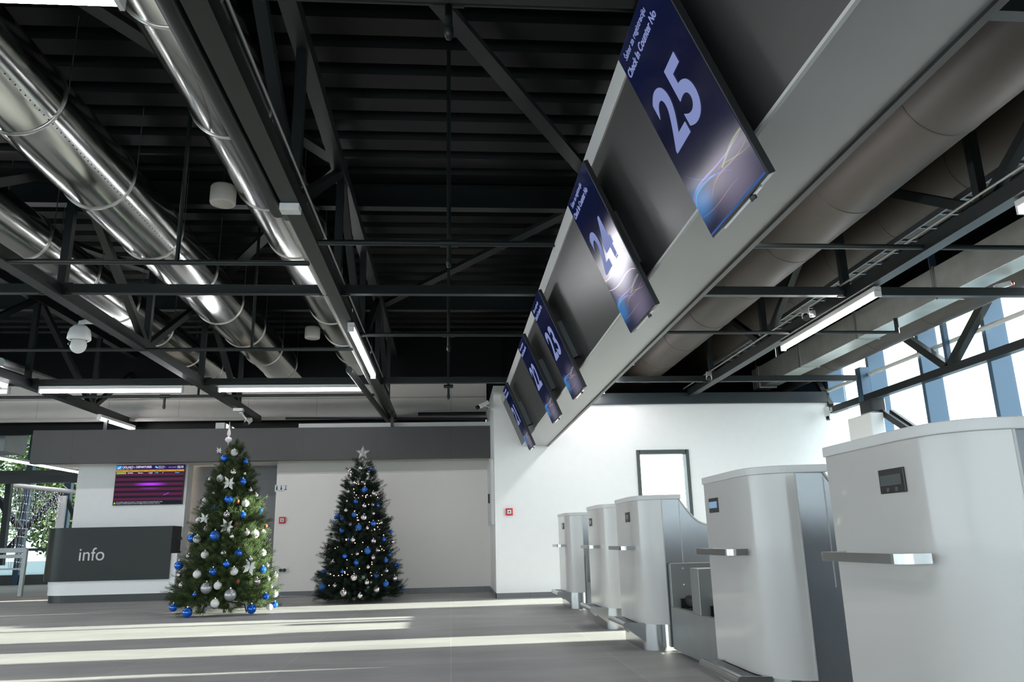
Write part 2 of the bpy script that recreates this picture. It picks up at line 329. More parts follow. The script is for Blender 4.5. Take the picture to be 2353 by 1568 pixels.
# ---------------------------------------------------------------- roof trusses
ZC, HC = 3.07, 0.115           # underside and size of bottom chord
def truss(X, y0, y1, label, zb=ZC, grp='roof trusses along the hall', zt=4.32, node0=4.98, top=True):
    t = thing('roof_truss', label, 'truss', (X, y0, zb), grp)
    MB().box(X-HC/2, X+HC/2, y0, y1, zb, zb+HC).build('bottom_chord', 'steel', t)
    if top: MB().box(X-0.06, X+0.06, y0, y1, zt, zt+0.12).build('top_chord', 'steel', t)
    P = 2.04; k = -6
    while node0+k*P < y1+0.1:
        Y = node0+k*P
        if Y > y0:
            if k % 2 == 0:
                MB().box(X-0.035, X+0.035, Y-0.035, Y+0.035, zb+HC, zt).build('web_post', 'steel', t)
                for sg in (-1, 1):
                    if y0 < Y+sg*P < y1+0.6: MB().bar((X, Y+sg*0.06, zb+HC-0.01), (X, Y+sg*(P-0.08), zt+0.02), 0.075).build('web_diagonal', 'steel', t)
            else: MB().box(X-0.035, X+0.035, Y-0.035, Y+0.035, zb+HC, zt).build('web_post', 'steel', t)
        k += 1
    return t
truss(-1.07, -3, 14.5, 'dark roof truss over the hall, along the silver ducts, nearest the hanging screens')
truss(-3.56, -3, 14.5, 'dark roof truss carrying the white dome camera')
truss(-5.93, -3, 14.9, 'dark roof truss at the left edge, beyond the dome camera truss')
truss(3.93, -3, 12.17, 'dark roof truss above the check in desks with cameras and a lamp')
truss(1.45, -3, 12.2, 'dark roof truss hidden behind the sloping screen bulkhead', zb=3.14)
# facade truss
t = thing('facade_truss', 'dark steel truss along the right hand glazing', 'truss', (6.3, 12, 2.8))
MB().box(6.25, 6.36, -3, 12.2, 2.77, 2.87).build('bottom_chord', 'steel', t)
for Y in (9.05, 4.97, 0.9):
    MB().box(6.27, 6.33, Y-0.03, Y+0.03, 2.87, 4.6).build('web_post', 'mull', t)
    for sg in (-1, 1): MB().bar((6.3, Y, 2.84), (6.3, Y+sg*1.95, 4.3), 0.09, 0.1).build('web_diagonal', 'steel', t)
MB().bar((6.3, 13.2, 4.2), (6.3, 12.2, 2.9), 0.08).build('web_diagonal', 'steel', t)
cl = MB().box(6.24, 6.38, 11.05, 11.2, 0, 3.3).build('steel_column', 'mull'); tag(cl, 'blue grey steel column against the glazing, above the white pillar', 'column')
wc = MB().box(6.40, 6.64, 5.90, 6.25, 0, 4.6).build('steel_column', 'mull'); tag(wc, 'added wide column by the glazing, out of view, blocking the sun', 'column')  # added out of view to block sun and darken a floor band
pl = thing('white_pillar', 'white square pillar with black cap in front of the glazing', 'pillar', (6.2, 10.85, 0))
MB().box(6.02, 6.22, 10.55, 11.2, 0, 2.52).build('shaft', 'white', pl, bevel=0.01); MB().box(6.1, 6.3, 10.6, 10.95, 2.55, 2.74).build('cap', 'black', pl, bevel=0.01)
sb = MB().bar(atX(2024, 945, 6.25), atX(2120, 1010, 6.25), 0.05, 0.09).bar(atX(2048, 945, 6.32), atX(2135, 1005, 6.32), 0.05, 0.05).build('diagonal_strut', 'steel'); tag(sb, 'dark double diagonal strut running down from the white pillar cap', 'strut')

# cross beams: square tubes spanning the bays
def beam(Y, x0, x1, label, z=3.10, h=0.085, w_=0.07, m='steel'):
    b = thing('cross_beam', label, 'beam', ((x0+x1)/2, Y, z), 'cross beams between the roof trusses')
    MB().box(x0+0.1, x1-0.1, Y-w_/2, Y+w_/2, z, z+h).build('tube', m, b)
    for X, s in ((x0, 1), (x1, -1)):
        if abs(X) < 6.2: MB().box(min(X+s*0.05, X+s*0.14), max(X+s*0.05, X+s*0.14), Y-0.012, Y+0.012, z-0.01, z+h+0.02).bar((X+s*0.1, Y-0.05, z+h/2), (X+s*0.1, Y+0.05, z+h/2), 0.02).build('clevis', 'steel', b)
bays = [(-8.4, -5.93, 'leftmost bay'), (-5.93, -3.56, 'dome camera bay'), (-3.56, -1.07, 'silver duct bay'), (-1.07, 1.45, 'bay beside the hanging screens'), (1.45, 3.93, 'bay over the desks'), (3.93, 6.3, 'bay by the glazing')]
for Y, nm in ((2.82, 'nearest'), (6.93, 'middle'), (11.12, 'farthest')):
    for x0, x1, bn in bays: beam(Y, x0, x1, '%s dark cross beam in the %s' % (nm, bn))
rb = MB().box(1.6, 6.24, YW-0.06, YW+0.15, 2.957, 3.135).build('ring_beam', mat('ring_beam_paint', (0.022, 0.03, 0.034), 0.4)); tag(rb, 'dark steel beam lying along the top of the white wall', 'beam')
# purlins under the deck
for Y, nm in ((0.2, 'nearest'), (4.1, 'second'), (8.05, 'third'), (12.0, 'farthest')):
    mb = MB().box(XL+0.1, 6.5, Y-0.06, Y+0.06, ZD-0.015, ZD).box(XL+0.1, 6.5, Y-0.008, Y+0.008, ZD-0.26, ZD).box(XL+0.1, 6.5, Y-0.06, Y+0.06, ZD-0.275, ZD-0.26)
    tag(mb.build('roof_purlin', 'steel'), '%s dark steel purlin under the corrugated roof deck' % nm, 'beam', 'roof purlins')
for a, b, lb in (((-1.0, 3.05, 4.5), (1.42, 7.2, 4.5), 'nearer diagonal roof brace, running up to the screen bulkhead'), ((1.42, 8.05, 4.5), (-1.05, 11.75, 4.5), 'farther diagonal roof brace, beyond the first'),
                 ((-3.56, 3.0, 4.5), (-1.07, 7.05, 4.5), 'nearer roof brace above the silver ducts'), ((-3.56, 11.1, 4.5), (-1.07, 7.05, 4.5), 'farther roof brace above the silver ducts'),
                 ((-5.93, 7.05, 4.5), (-3.56, 11.1, 4.5), 'roof brace over the dome camera bay'), ((1.45, 11.1, 4.5), (3.9, 7.05, 4.5), 'farther roof brace above the desks')):
    o = MB().bar(a, b, 0.13, 0.05).build('roof_brace', 'steel'); tag(o, lb, 'brace')

# ---------------------------------------------------------------- sprinkler pipes
def pipe(pts, r, label, drops=(), ups=(), m='steel', name='sprinkler_pipe', grp='sprinkler pipes'):
    t = thing(name, label, 'pipe', pts[0], grp); MB().tube(pts, r, 12).build('pipe_run', m, t)
    for d in drops:
        mb = MB().tube([d, (d[0], d[1], d[2]-0.14)], 0.018, 10).lathe([(0.0, -0.2), (0.014, -0.195), (0.022, -0.17), (0.022, -0.14), (0.018, -0.13)], d, 12); mb.build('sprinkler_head', m, t)
        MB().tube([(d[0]-0.07, d[1], d[2]), (d[0]+0.07, d[1], d[2])], r*1.35, 12).build('tee_fitting', m, t)
    for u in ups: MB().tube([u, (u[0], u[1], ZD)], r*0.8, 10).build('riser', m, t)
pipe([(-1.0, 5.58, 3.08), (1.5, 5.58, 3.08)], 0.022, 'middle sprinkler pipe in the bay beside the hanging screens', [(-0.01, 5.58, 3.08)], [(-0.01, 5.58, 3.08)])
pipe([(-1.0, 8.3, 3.08), (1.5, 8.3, 3.08)], 0.022, 'farther sprinkler pipe in the bay beside the hanging screens', [(-0.02, 8.3, 3.08)], [(-0.02, 8.3, 3.08)])
pipe([(-1.0, 2.97, 3.2), (1.5, 2.97, 3.2)], 0.022, 'nearest sprinkler pipe, its head hanging at the top of the photo', [(-0.005, 2.97, 3.2)], [(-0.005, 2.97, 3.2)])
pipe([(-0.03, 11.35, 3.1), (-0.03, 11.35, 4.75)], 0.02, 'farthest thin sprinkler drop near the far beam', [(-0.03, 11.35, 3.1)])
pipe([(-3.5, 6.04, 3.08), (-1.15, 6.04, 3.08)], 0.022, 'sprinkler pipe under the silver ducts, before the middle beam', [], [(-2.2, 6.04, 3.08)])
pipe([(-8, 8.95, 3.08), (-1.15, 8.95, 3.08)], 0.022, 'long sprinkler pipe behind the white dome camera', [], [(-2.32, 8.95, 3.08), (-5.4, 8.95, 3.08)])
pipe([(-8, 12.1, 3.12), (-1.15, 12.1, 3.12)], 0.022, 'sprinkler pipe just behind the row of horizontal lamps', [(-4.4, 12.1, 3.12)], [(-3.9, 12.1, 3.12)])
pipe([(1.55, 5.65, 3.11), (6.3, 5.65, 3.11)], 0.022, 'nearer sprinkler pipe in the bay over the desks', [], [(2.35, 5.65, 3.11)])
ep = atY(2063, 768, 8.25)
pipe([(1.55, 8.25, 3.09), (ep.x, 8.25, 3.09)], 0.02, 'farther sprinkler pipe over the desks with an elbow at its end', [], [(2.35, 8.25, 3.09)])
pipe([(ep.x, 8.25, 3.08), (ep.x, 8.25, 3.26)], 0.024, 'short upright elbow at the end of the farther sprinkler pipe')
pipe([(-1.16, 5.2, 3.12), (-1.16, 14.5, 3.12)], 0.032, 'silvery pipe running beside the central truss', m='galv2', grp='long pipes')
pipe([(-1.20, -2, 3.12), (-1.20, 5.1, 3.12)], 0.053, 'thick dark pipe running beside the central truss', grp='long pipes')
pipe([(-1.30, 9.8, 3.02), (-1.12, 14.3, 3.0)], 0.045, 'dark drain pipe at the far end of the central truss', grp='long pipes')
pipe([(6.38, -2, 3.19), (6.38, 12.9, 3.19)], 0.028, 'pale thin pipe along the right hand glazing', m='trimw', grp='long pipes')
pipe([atY(0, 832, 10.5), atY(145, 885, 13.0)], 0.06, 'greenish pipe at the far left under the roof', m='galv2', grp='long pipes')
pipe([(-2.9, 13.75, 3.02), (0.66, 13.75, 2.98)], 0.02, 'thin dark pipe along the top of the grey fascia', grp='long pipes')
pipe([(-0.6, 14.3, 3.16), (0.66, 14.3, 3.16)], 0.035, 'dark pipe above the grey fascia, near the white corner', grp='long pipes')
hp = MB().box(-1.03, -0.98, 13.3, 13.4, 2.8, 3.07).build('hanger_post', 'steel'); tag(hp, 'short dark post between the central truss and the grey fascia', 'post')
hp = MB().bar(atY(245, 965, 13.6), atY(242, 992, 13.6), 0.06).build('hanger_post', 'steel'); tag(hp, 'short dark post between the leftmost truss and the grey fascia', 'post')

# ---------------------------------------------------------------- ducts
def duct(X, Z, r, y0, y1, rings, label, m='galv', rm='seam', rr=0.012, holes=None, hang=True, endc=True):
    t = thing('round_duct', label, 'duct', (X, y0, Z), 'round ventilation ducts')
    MB().tube([(X, y0, Z), (X, y1, Z)], r, 64, caps=endc).build('duct_body', m, t)
    for Y in rings:
        MB().lathe([(r-0.005, -0.012), (r+rr, -0.008), (r+rr, 0.008), (r-0.005, 0.012)], n=64).xf(T(X, Y, Z) @ Matrix.Rotation(math.pi/2, 4, 'X')).build('joint_ring', rm, t)
        if hang:
            for s in (-1, 1): MB().tube([(X+s*r*0.98, Y+0.04, Z), (X+s*r*0.98, Y+0.04, ZD)], 0.004, 6).build('hanger_rod', 'seam', t)
    if holes:
        mb = MB(); a = math.radians(holes); Y = y0+0.1; c = Vector((X+math.cos(a)*(r+0.0015), 0, Z+math.sin(a)*(r+0.0015))); nn = Vector((math.cos(a), 0, math.sin(a))); tt = Vector((-nn.z, 0, nn.x))
        while Y < y1-0.1:
            p0 = Vector((c.x, Y, c.z)); mb.add([p0 + 0.006*(math.cos(k*math.pi/3)*tt + math.sin(k*math.pi/3)*Vector((0, 1, 0))) for k in range(6)], [tuple(range(6))]); Y += 0.062
        o = mb.build('nozzle_hole_row', 'black', t, fixn=False); o['kind'] = 'stuff'
R1 = [1.35, 2.62, 3.91, 5.19, 6.46, 7.72, 8.95, 10.15, 11.42, 12.66, 13.9]
duct(-3.09, 4.04, 0.31, -3, 14.55, R1, 'widest silver spiral duct with a row of small holes, middle of the three', holes=-42)
duct(-1.72, 4.26, 0.32, -3, 14.55, [1.5, 2.85, 4.23, 5.57, 6.92, 8.23, 9.55, 10.9, 12.2, 13.5], 'silver duct directly left of the central truss')
duct(-4.22, 3.89, 0.25, -3, 14.3, [3.6, 4.9, 6.2, 7.5, 8.6, 9.75, 11.0, 12.33, 13.5], 'leftmost and thinnest silver duct, past the dome camera truss')
duct(3.30, 3.70, 0.32, -3, 14.5, [0.6, 1.9, 3.1, 4.35, 5.6, 6.75, 7.9, 9.1, 10.3, 11.5], 'matt brown grey round duct next to the screen bulkhead', 'insul', 'insulring', 0.004, hang=False)
duct(4.70, 4.05, 0.32, -3, 14.5, [0.9, 2.2, 3.4, 4.65, 5.9, 7.05, 8.2, 9.4, 10.6], 'matt brown grey round duct behind the desk bay truss', 'insul', 'insulring', 0.004, hang=False)
duct(5.98, 3.57, 0.26, -3, 13.2, [2.2, 3.5, 4.8, 6.1, 7.4, 8.7, 10.0, 11.3], 'matt round duct closest to the glazing', 'insul', 'insulring', 0.004, hang=False)
t = thing('rectangular_duct', 'rectangular galvanised duct between two round ducts near the glazing', 'duct', (5.42, 3, 3.3))
MB().box(5.29, 5.57, -3, 12.9, 3.3, 3.65).build('duct_body', 'galv2', t, bevel=0.004)
for Y in (0.8, 2.5, 4.2, 5.9, 7.6, 9.3, 11.0, 12.6):
    MB().box(5.275, 5.585, Y-0.012, Y+0.012, 3.285, 3.665).build('flange', 'seam', t)
    MB().tube([(5.27, Y+0.03, 3.3), (5.27, Y+0.03, ZD)], 0.004, 6).build('hanger_rod', 'seam', t)
t = thing('cable_tray', 'ladder style cable tray above the desk bay truss', 'cable tray', (4.2, 3, 3.6))
MB().box(4.08, 4.10, -2, 11.5, 3.42, 3.47).build('side_rail', 'darkst', t); MB().box(4.30, 4.32, -2, 11.5, 3.42, 3.47).build('side_rail', 'darkst', t)
for k in range(26): MB().box(4.10, 4.30, 3.6+k*0.3-0.012, 3.6+k*0.3+0.012, 3.425, 3.445).build('rung', 'darkst', t)
for X, lb in ((3.82, 'grey cable conduit on the desk bay truss'), (-0.985, 'pale cable conduit along the central truss')):
    o = MB().tube([(X, -2, 3.2), (X, 12.2, 3.2)], 0.010, 8).build('cable_conduit', 'conv'); tag(o, lb, 'conduit')

# ---------------------------------------------------------------- strip lamps
def lamp(a, b, label, body=0.05):
    a, b = Vector(a), Vector(b); d = (b-a).normalized(); t = thing('strip_lamp', label, 'lamp', (a+b)/2, 'fluorescent strip lamps')
    up = Vector((0, 0, 1))
    MB().bar(a+up*0.045, b+up*0.045, 0.07, 0.05).build('lamp_body', 'lampbody', t, bevel=0.006)
    MB().tube([a+d*0.02, b-d*0.02], 0.026, 14).build('light_tube', 'tube', t)
    for p in (a, b-d*0.02): MB().bar(p, p+d*0.02, 0.062, 0.06).build('end_cap', 'plasticw', t)
LZ = 2.99
lamp((-1.02, 7.72, LZ), (-1.02, 10.1, LZ), 'glowing strip lamp under the central truss')
lamp((-5.76, 11.12, 3.02), (-3.80, 11.12, 3.02), 'horizontal strip lamp left of the dome camera truss foot, above the info desk')
lamp((-3.31, 11.12, 3.02), (-1.27, 11.12, 3.02), 'horizontal strip lamp directly left of the central truss')
lamp((-8.2, 11.12, 3.02), (-6.16, 11.12, 3.02), 'horizontal strip lamp cut by the left edge of the photo')
lamp((3.95, 6.5, LZ), (3.95, 8.62, LZ), 'glowing strip lamp under the desk bay truss, middle of the right side')
lamp((3.95, 2.6, LZ), (3.95, 4.66, LZ), 'strip lamp under the desk bay truss cut by the right edge')
lamp((3.95, -1.2, LZ), (3.95, 0.9, LZ), 'strip lamp under the desk bay truss behind the camera')
lamp((-3.31, 2.8, 3.02), (-1.33, 2.8, 3.02), 'strip lamp at the top left corner of the photo')
lamp((-1.02, 0.2, LZ), (-1.02, 2.2, LZ), 'strip lamp under the central truss behind the camera')
lamp((-5.90, 13.35, LZ), (-5.85, 14.7, LZ), 'strip lamp under the leftmost truss, ending over the grey fascia')
lamp((-5.93, 8.0, LZ), (-5.93, 10.6, LZ), 'strip lamp under the leftmost truss, at the left edge')
lamp((-3.60, 3.8, LZ), (-3.60, 5.7, LZ), 'strip lamp under the dome camera truss, at the left edge')
lamp((2.33, 10.0, 3.14), (2.33, 12.1, 3.14), 'added strip lamp hidden behind the bulkhead, nearest the white wall')  # added out of view to cast the bulkhead's shadow edge on the wall
lamp((2.45, 10.0, 3.14), (2.45, 12.1, 3.14), 'second added strip lamp of the pair hidden behind the bulkhead')  # doubles the added lamp to strengthen that shadow edge
lamp((2.38, 4.0, 3.16), (2.38, 6.2, 3.16), 'added strip lamp hidden behind the bulkhead, nearer one')  # another unseen lamp added farther along the same line

# ---------------------------------------------------------------- sloping bulkhead with screens
LEAN = 0.42
A_ = Vector((1.139, 0, 2.297)); C_ = Vector((0.82, 0, 3.056)); B_ = Vector((1.534, 0, 2.30))
y0, y1 = -4.0, YW-0.003
bk = thing('screen_bulkhead', 'long grey sloping bulkhead that carries the check in screens', 'bulkhead', (1.2, y1, 2.3))
MB().prism([(C_.x, C_.z), (A_.x, A_.z), (1.6, 2.5), (1.6, 3.056)], 'y', y0, y1).build('face_panel', 'bulk', bk)
MB().prism([(A_.x+0.004, A_.z), (B_.x, B_.z), (B_.x, B_.z+0.02), (A_.x+0.004, A_.z+0.02)], 'y', y0, y1-0.003).build('soffit_panel', 'bulkunder', bk)
MB().prism([(B_.x, 2.285), (B_.x+0.03, 2.285), (B_.x+0.03, 3.0), (B_.x, 3.0)], 'y', y0, y1-0.002).build('side_panel', 'bulk', bk)
MB().prism([(C_.x-0.012, C_.z+0.02), (C_.x-0.012+0.03, C_.z-0.065), (C_.x+0.04, C_.z-0.065), (C_.x+0.04, C_.z+0.02)], 'y', y0, y1).build('upper_trim', 'trimw', bk)
MB().prism([(A_.x-0.007, A_.z-0.004), (A_.x+0.006, A_.z-0.008), (A_.x+0.006, A_.z+0.006), (A_.x-0.01, A_.z+0.008)], 'y', y0, y1).build('edge_trim', 'trimw', bk)
U = Vector((-LEAN, 0, 1)).normalized(); XS = Vector((0, -1, 0)); NS = XS.cross(U)
SC_C = Vector((1.11, 0, 2.07)) + U*0.46     # screen centre line
SH, SW = 0.925, 0.59
def screen_bg(kind):
    m, N, L, b = nodes('check_in_screen_'+kind); tc = N.new('ShaderNodeTexCoord'); sx = N.new('ShaderNodeSeparateXYZ'); L.new(tc.outputs['Object'], sx.inputs[0])
    def blob(cx, cy, rx, ry, rot=0.0):
        mp = N.new('ShaderNodeMapping'); mp.vector_type = 'TEXTURE'; mp.inputs['Location'].default_value = (cx, cy, 0); mp.inputs['Rotation'].default_value = (0, 0, rot); mp.inputs['Scale'].default_value = (rx, ry, 1)
        L.new(tc.outputs['Object'], mp.inputs[0]); ml = N.new('ShaderNodeVectorMath'); ml.operation = 'MULTIPLY'; ml.inputs[1].default_value = (1, 1, 0); L.new(mp.outputs[0], ml.inputs[0])
        ln = N.new('ShaderNodeVectorMath'); ln.operation = 'LENGTH'; L.new(ml.outputs[0], ln.inputs[0])
        r = N.new('ShaderNodeMapRange'); r.interpolation_type = 'SMOOTHERSTEP'; r.inputs[1].default_value = 0; r.inputs[2].default_value = 1; r.inputs[3].default_value = 1; r.inputs[4].default_value = 0
        L.new(ln.outputs['Value'], r.inputs[0]); return r.outputs[0]
    rp = N.new('ShaderNodeValToRGB'); mr = N.new('ShaderNodeMapRange'); mr.inputs[1].default_value = -SH/2; mr.inputs[2].default_value = SH/2; L.new(sx.outputs[1], mr.inputs[0]); L.new(mr.outputs[0], rp.inputs[0])
    e = rp.color_ramp.elements; e[0].position = 0.0; e[0].color = (0.018, 0.02, 0.05, 1); e[1].position = 0.5; e[1].color = (0.005, 0.006, 0.022, 1)
    x = rp.color_ramp.elements.new(1.0); x.color = (0.003, 0.006, 0.032, 1)
    cur = rp.outputs[0]
    def addc(cur, fac, col, s):
        mu = N.new('ShaderNodeMix'); mu.data_type = 'RGBA'; mu.blend_type = 'ADD'; mu.inputs[7].default_value = (col[0]*s, col[1]*s, col[2]*s, 1)
        L.new(fac, mu.inputs[0]); L.new(cur, mu.inputs[6]); return mu.outputs[2]
    cur = addc(cur, blob(0.08, -0.36, 0.36, 0.22), (0.30, 0.26, 0.34), 0.45)
    cur = addc(cur, blob(-0.24, -0.32, 0.20, 0.12), (0.05, 0.25, 0.6), 0.6)
    if kind == 'wave': cur = addc(cur, blob(0.08, -0.10, 0.48, 0.24, 0.25), (0.85, 0.82, 0.95), 1.15)
    em = N.new('ShaderNodeEmission'); L.new(cur, em.inputs[0]); em.inputs[1].default_value = KE
    gl = N.new('ShaderNodeBsdfGlossy'); gl.inputs['Roughness'].default_value = 0.12; gl.inputs[0].default_value = (0.05, 0.05, 0.05, 1)
    ad = N.new('ShaderNodeAddShader'); L.new(em.outputs[0], ad.inputs[0]); L.new(gl.outputs[0], ad.inputs[1]); L.new(ad.outputs[0], N['Material Output'].inputs[0]); N.remove(b)
    return m
BGN, BGW = screen_bg('plain'), screen_bg('wave')
def glow(name, col, st):
    m, N, L, b = nodes(name); N.remove(b); e = N.new('ShaderNodeEmission'); e.inputs[0].default_value = (*col, 1); e.inputs[1].default_value = st*KE
    t_ = N.new('ShaderNodeBsdfTransparent'); a = N.new('ShaderNodeAddShader'); L.new(e.outputs[0], a.inputs[0]); L.new(t_.outputs[0], a.inputs[1]); L.new(a.outputs[0], N['Material Output'].inputs[0]); return m
RIB = dict(blue=glow('ray_blue', (0.05, 0.14, 0.9), 0.35), cyan=glow('ray_cyan', (0.02, 0.35, 0.65), 0.4), violet=glow('ray_violet', (0.42, 0.28, 0.9), 0.4), pink=glow('ray_pink', (0.6, 0.28, 0.22), 0.28), green=glow('ray_green', (0.38, 0.5, 0.06), 0.35), wave=glow('ray_wave', (1.0, 0.8, 0.7), 0.5), strip=emis('ray_strip', (0.05, 0.13, 0.36), 0.8))
def ribbon(pts, w0, w1, m, name, parent, z=0.0105):
    P = []; n = 24
    for i in range(n+1):
        t_ = i/n; k = len(pts)-1; Q = [Vector(p) for p in pts]
        while len(Q) > 1: Q = [Q[j].lerp(Q[j+1], t_) for j in range(len(Q)-1)]
        P.append(Q[0])
    vs = []
    for i, p in enumerate(P):
        d = (P[min(i+1, n)]-P[max(i-1, 0)]).normalized(); q = Vector((-d.y, d.x)); wd = (w0 + (w1-w0)*abs(2*i/n-1))/2
        vs += [(p.x+q.x*wd, p.y+q.y*wd, z), (p.x-q.x*wd, p.y-q.y*wd, z)]
    return MB().add(vs, [(2*i, 2*i+1, 2*i+3, 2*i+2) for i in range(n)]).build(name, m, parent, local=True, fixn=False)
def display(num, yc, label, kind='plain', bright=1.0):
    c = Vector((SC_C.x, yc, SC_C.z))
    mt = Matrix(((XS.x, U.x, NS.x, c.x), (XS.y, U.y, NS.y, c.y), (XS.z, U.z, NS.z, c.z), (0, 0, 0, 1)))
    t = thing('counter_display', label, 'screen', group='check in number screens', mtx=mt)
    MB().box(-SW/2, SW/2, -SH/2, SH/2, -0.025, 0.006).build('housing', 'black', t, local=True, bevel=0.003)
    MB().box(-SW/2+0.006, SW/2-0.006, -SH/2+0.008, SH/2-0.006, 0.006, 0.008).build('display_panel', BGW if kind == 'wave' else BGN, t, local=True)
    text_mesh(str(num), 0.36, 'text', 'counter_number', t, T(-0.02, 0.03, 0.011), bold=0.008, align='CENTER', fit=0.365, space=1.04)
    text_mesh('Šalter za registraciju', 0.040, 'text', 'croatian_caption', t, T(-0.225, 0.412, 0.010), fit=0.33)
    text_mesh('Check In Counter No', 0.052, 'text', 'english_caption', t, T(-0.268, 0.352, 0.010), bold=0.0008, fit=0.43)
    ribbon([(-0.25, -0.175), (-0.10, -0.31), (0.02, -0.28), (0.10, -0.34)], 0.008, 0.001, RIB['blue'], 'blue_ray', t)
    ribbon([(-0.285, -0.29), (-0.20, -0.22), (-0.02, -0.30), (0.28, -0.27)], 0.009, 0.002, RIB['violet'], 'violet_ray', t)
    ribbon([(-0.12, -0.34), (0.0, -0.27), (0.12, -0.34), (0.28, -0.31)], 0.008, 0.002, RIB['pink'], 'pink_ray', t)
    ribbon([(0.05, -0.30), (0.13, -0.28), (0.20, -0.26), (0.289, -0.265)], 0.012, 0.008, RIB['green'], 'green_ray', t)
    ribbon([(0.02, -0.29), (0.10, -0.29), (0.18, -0.33), (0.289, -0.335)], 0.004, 0.001, RIB['green'], 'green_ray', t)
    ribbon([(-0.289, -0.33), (-0.26, -0.25), (-0.16, -0.27), (-0.02, -0.29)], 0.016, 0.004, RIB['cyan'], 'cyan_ray', t)
    ribbon([(-0.288, -0.365), (-0.12, -0.40), (0.0, -0.37), (0.125, -0.382)], 0.004, 0.001, RIB['pink'], 'pink_ray', t)
    if kind == 'wave':
        ribbon([(-0.285, -0.10), (-0.12, -0.13), (-0.02, -0.14), (0.10, -0.03), (0.20, -0.07), (0.289, -0.09)], 0.010, 0.004, RIB['wave'], 'white_wave', t, 0.012)
        ribbon([(-0.285, -0.165), (-0.10, -0.215), (0.02, -0.21), (0.16, -0.17), (0.289, -0.23)], 0.008, 0.004, RIB['wave'], 'white_wave', t, 0.012)
    MB().box(-0.19, 0.19, -SH/2-0.006, -SH/2, -0.016, -0.002).build('bottom_grille', 'plasticw', t, local=True)
    for bx_ in (-0.14, 0.06): MB().box(bx_, bx_+0.04, -0.16, 0.18, -0.1146, -0.025).build('wall_bracket', 'darkst', t, local=True)
    MB().box(0.10, 0.135, -SH/2-0.022, -SH/2, -0.012, 0.002).build('sensor', 'black', t, local=True, bevel=0.004)
    if num == 25: MB().box(-SW/2+0.01, SW/2-0.01, -SH/2+0.009, -SH/2+0.018, 0.0085, 0.0095).build('blue_ticker', RIB['strip'], t, local=True)
for num, ya, lb, kd in ((25, 2.665, 'large tilted screen showing number 25, nearest to the camera', 'plain'), (24, 4.205, 'tilted screen showing number 24 over a white wave glow', 'wave'),
                        (23, 6.52, 'tilted screen showing number 23, middle of the row', 'plain'), (22, 7.97, 'tilted screen showing number 22, second from the far end', 'plain'), (21, 10.51, 'tilted screen showing number 21, beside the white wall', 'plain')):
    display(num, ya, lb, kd)

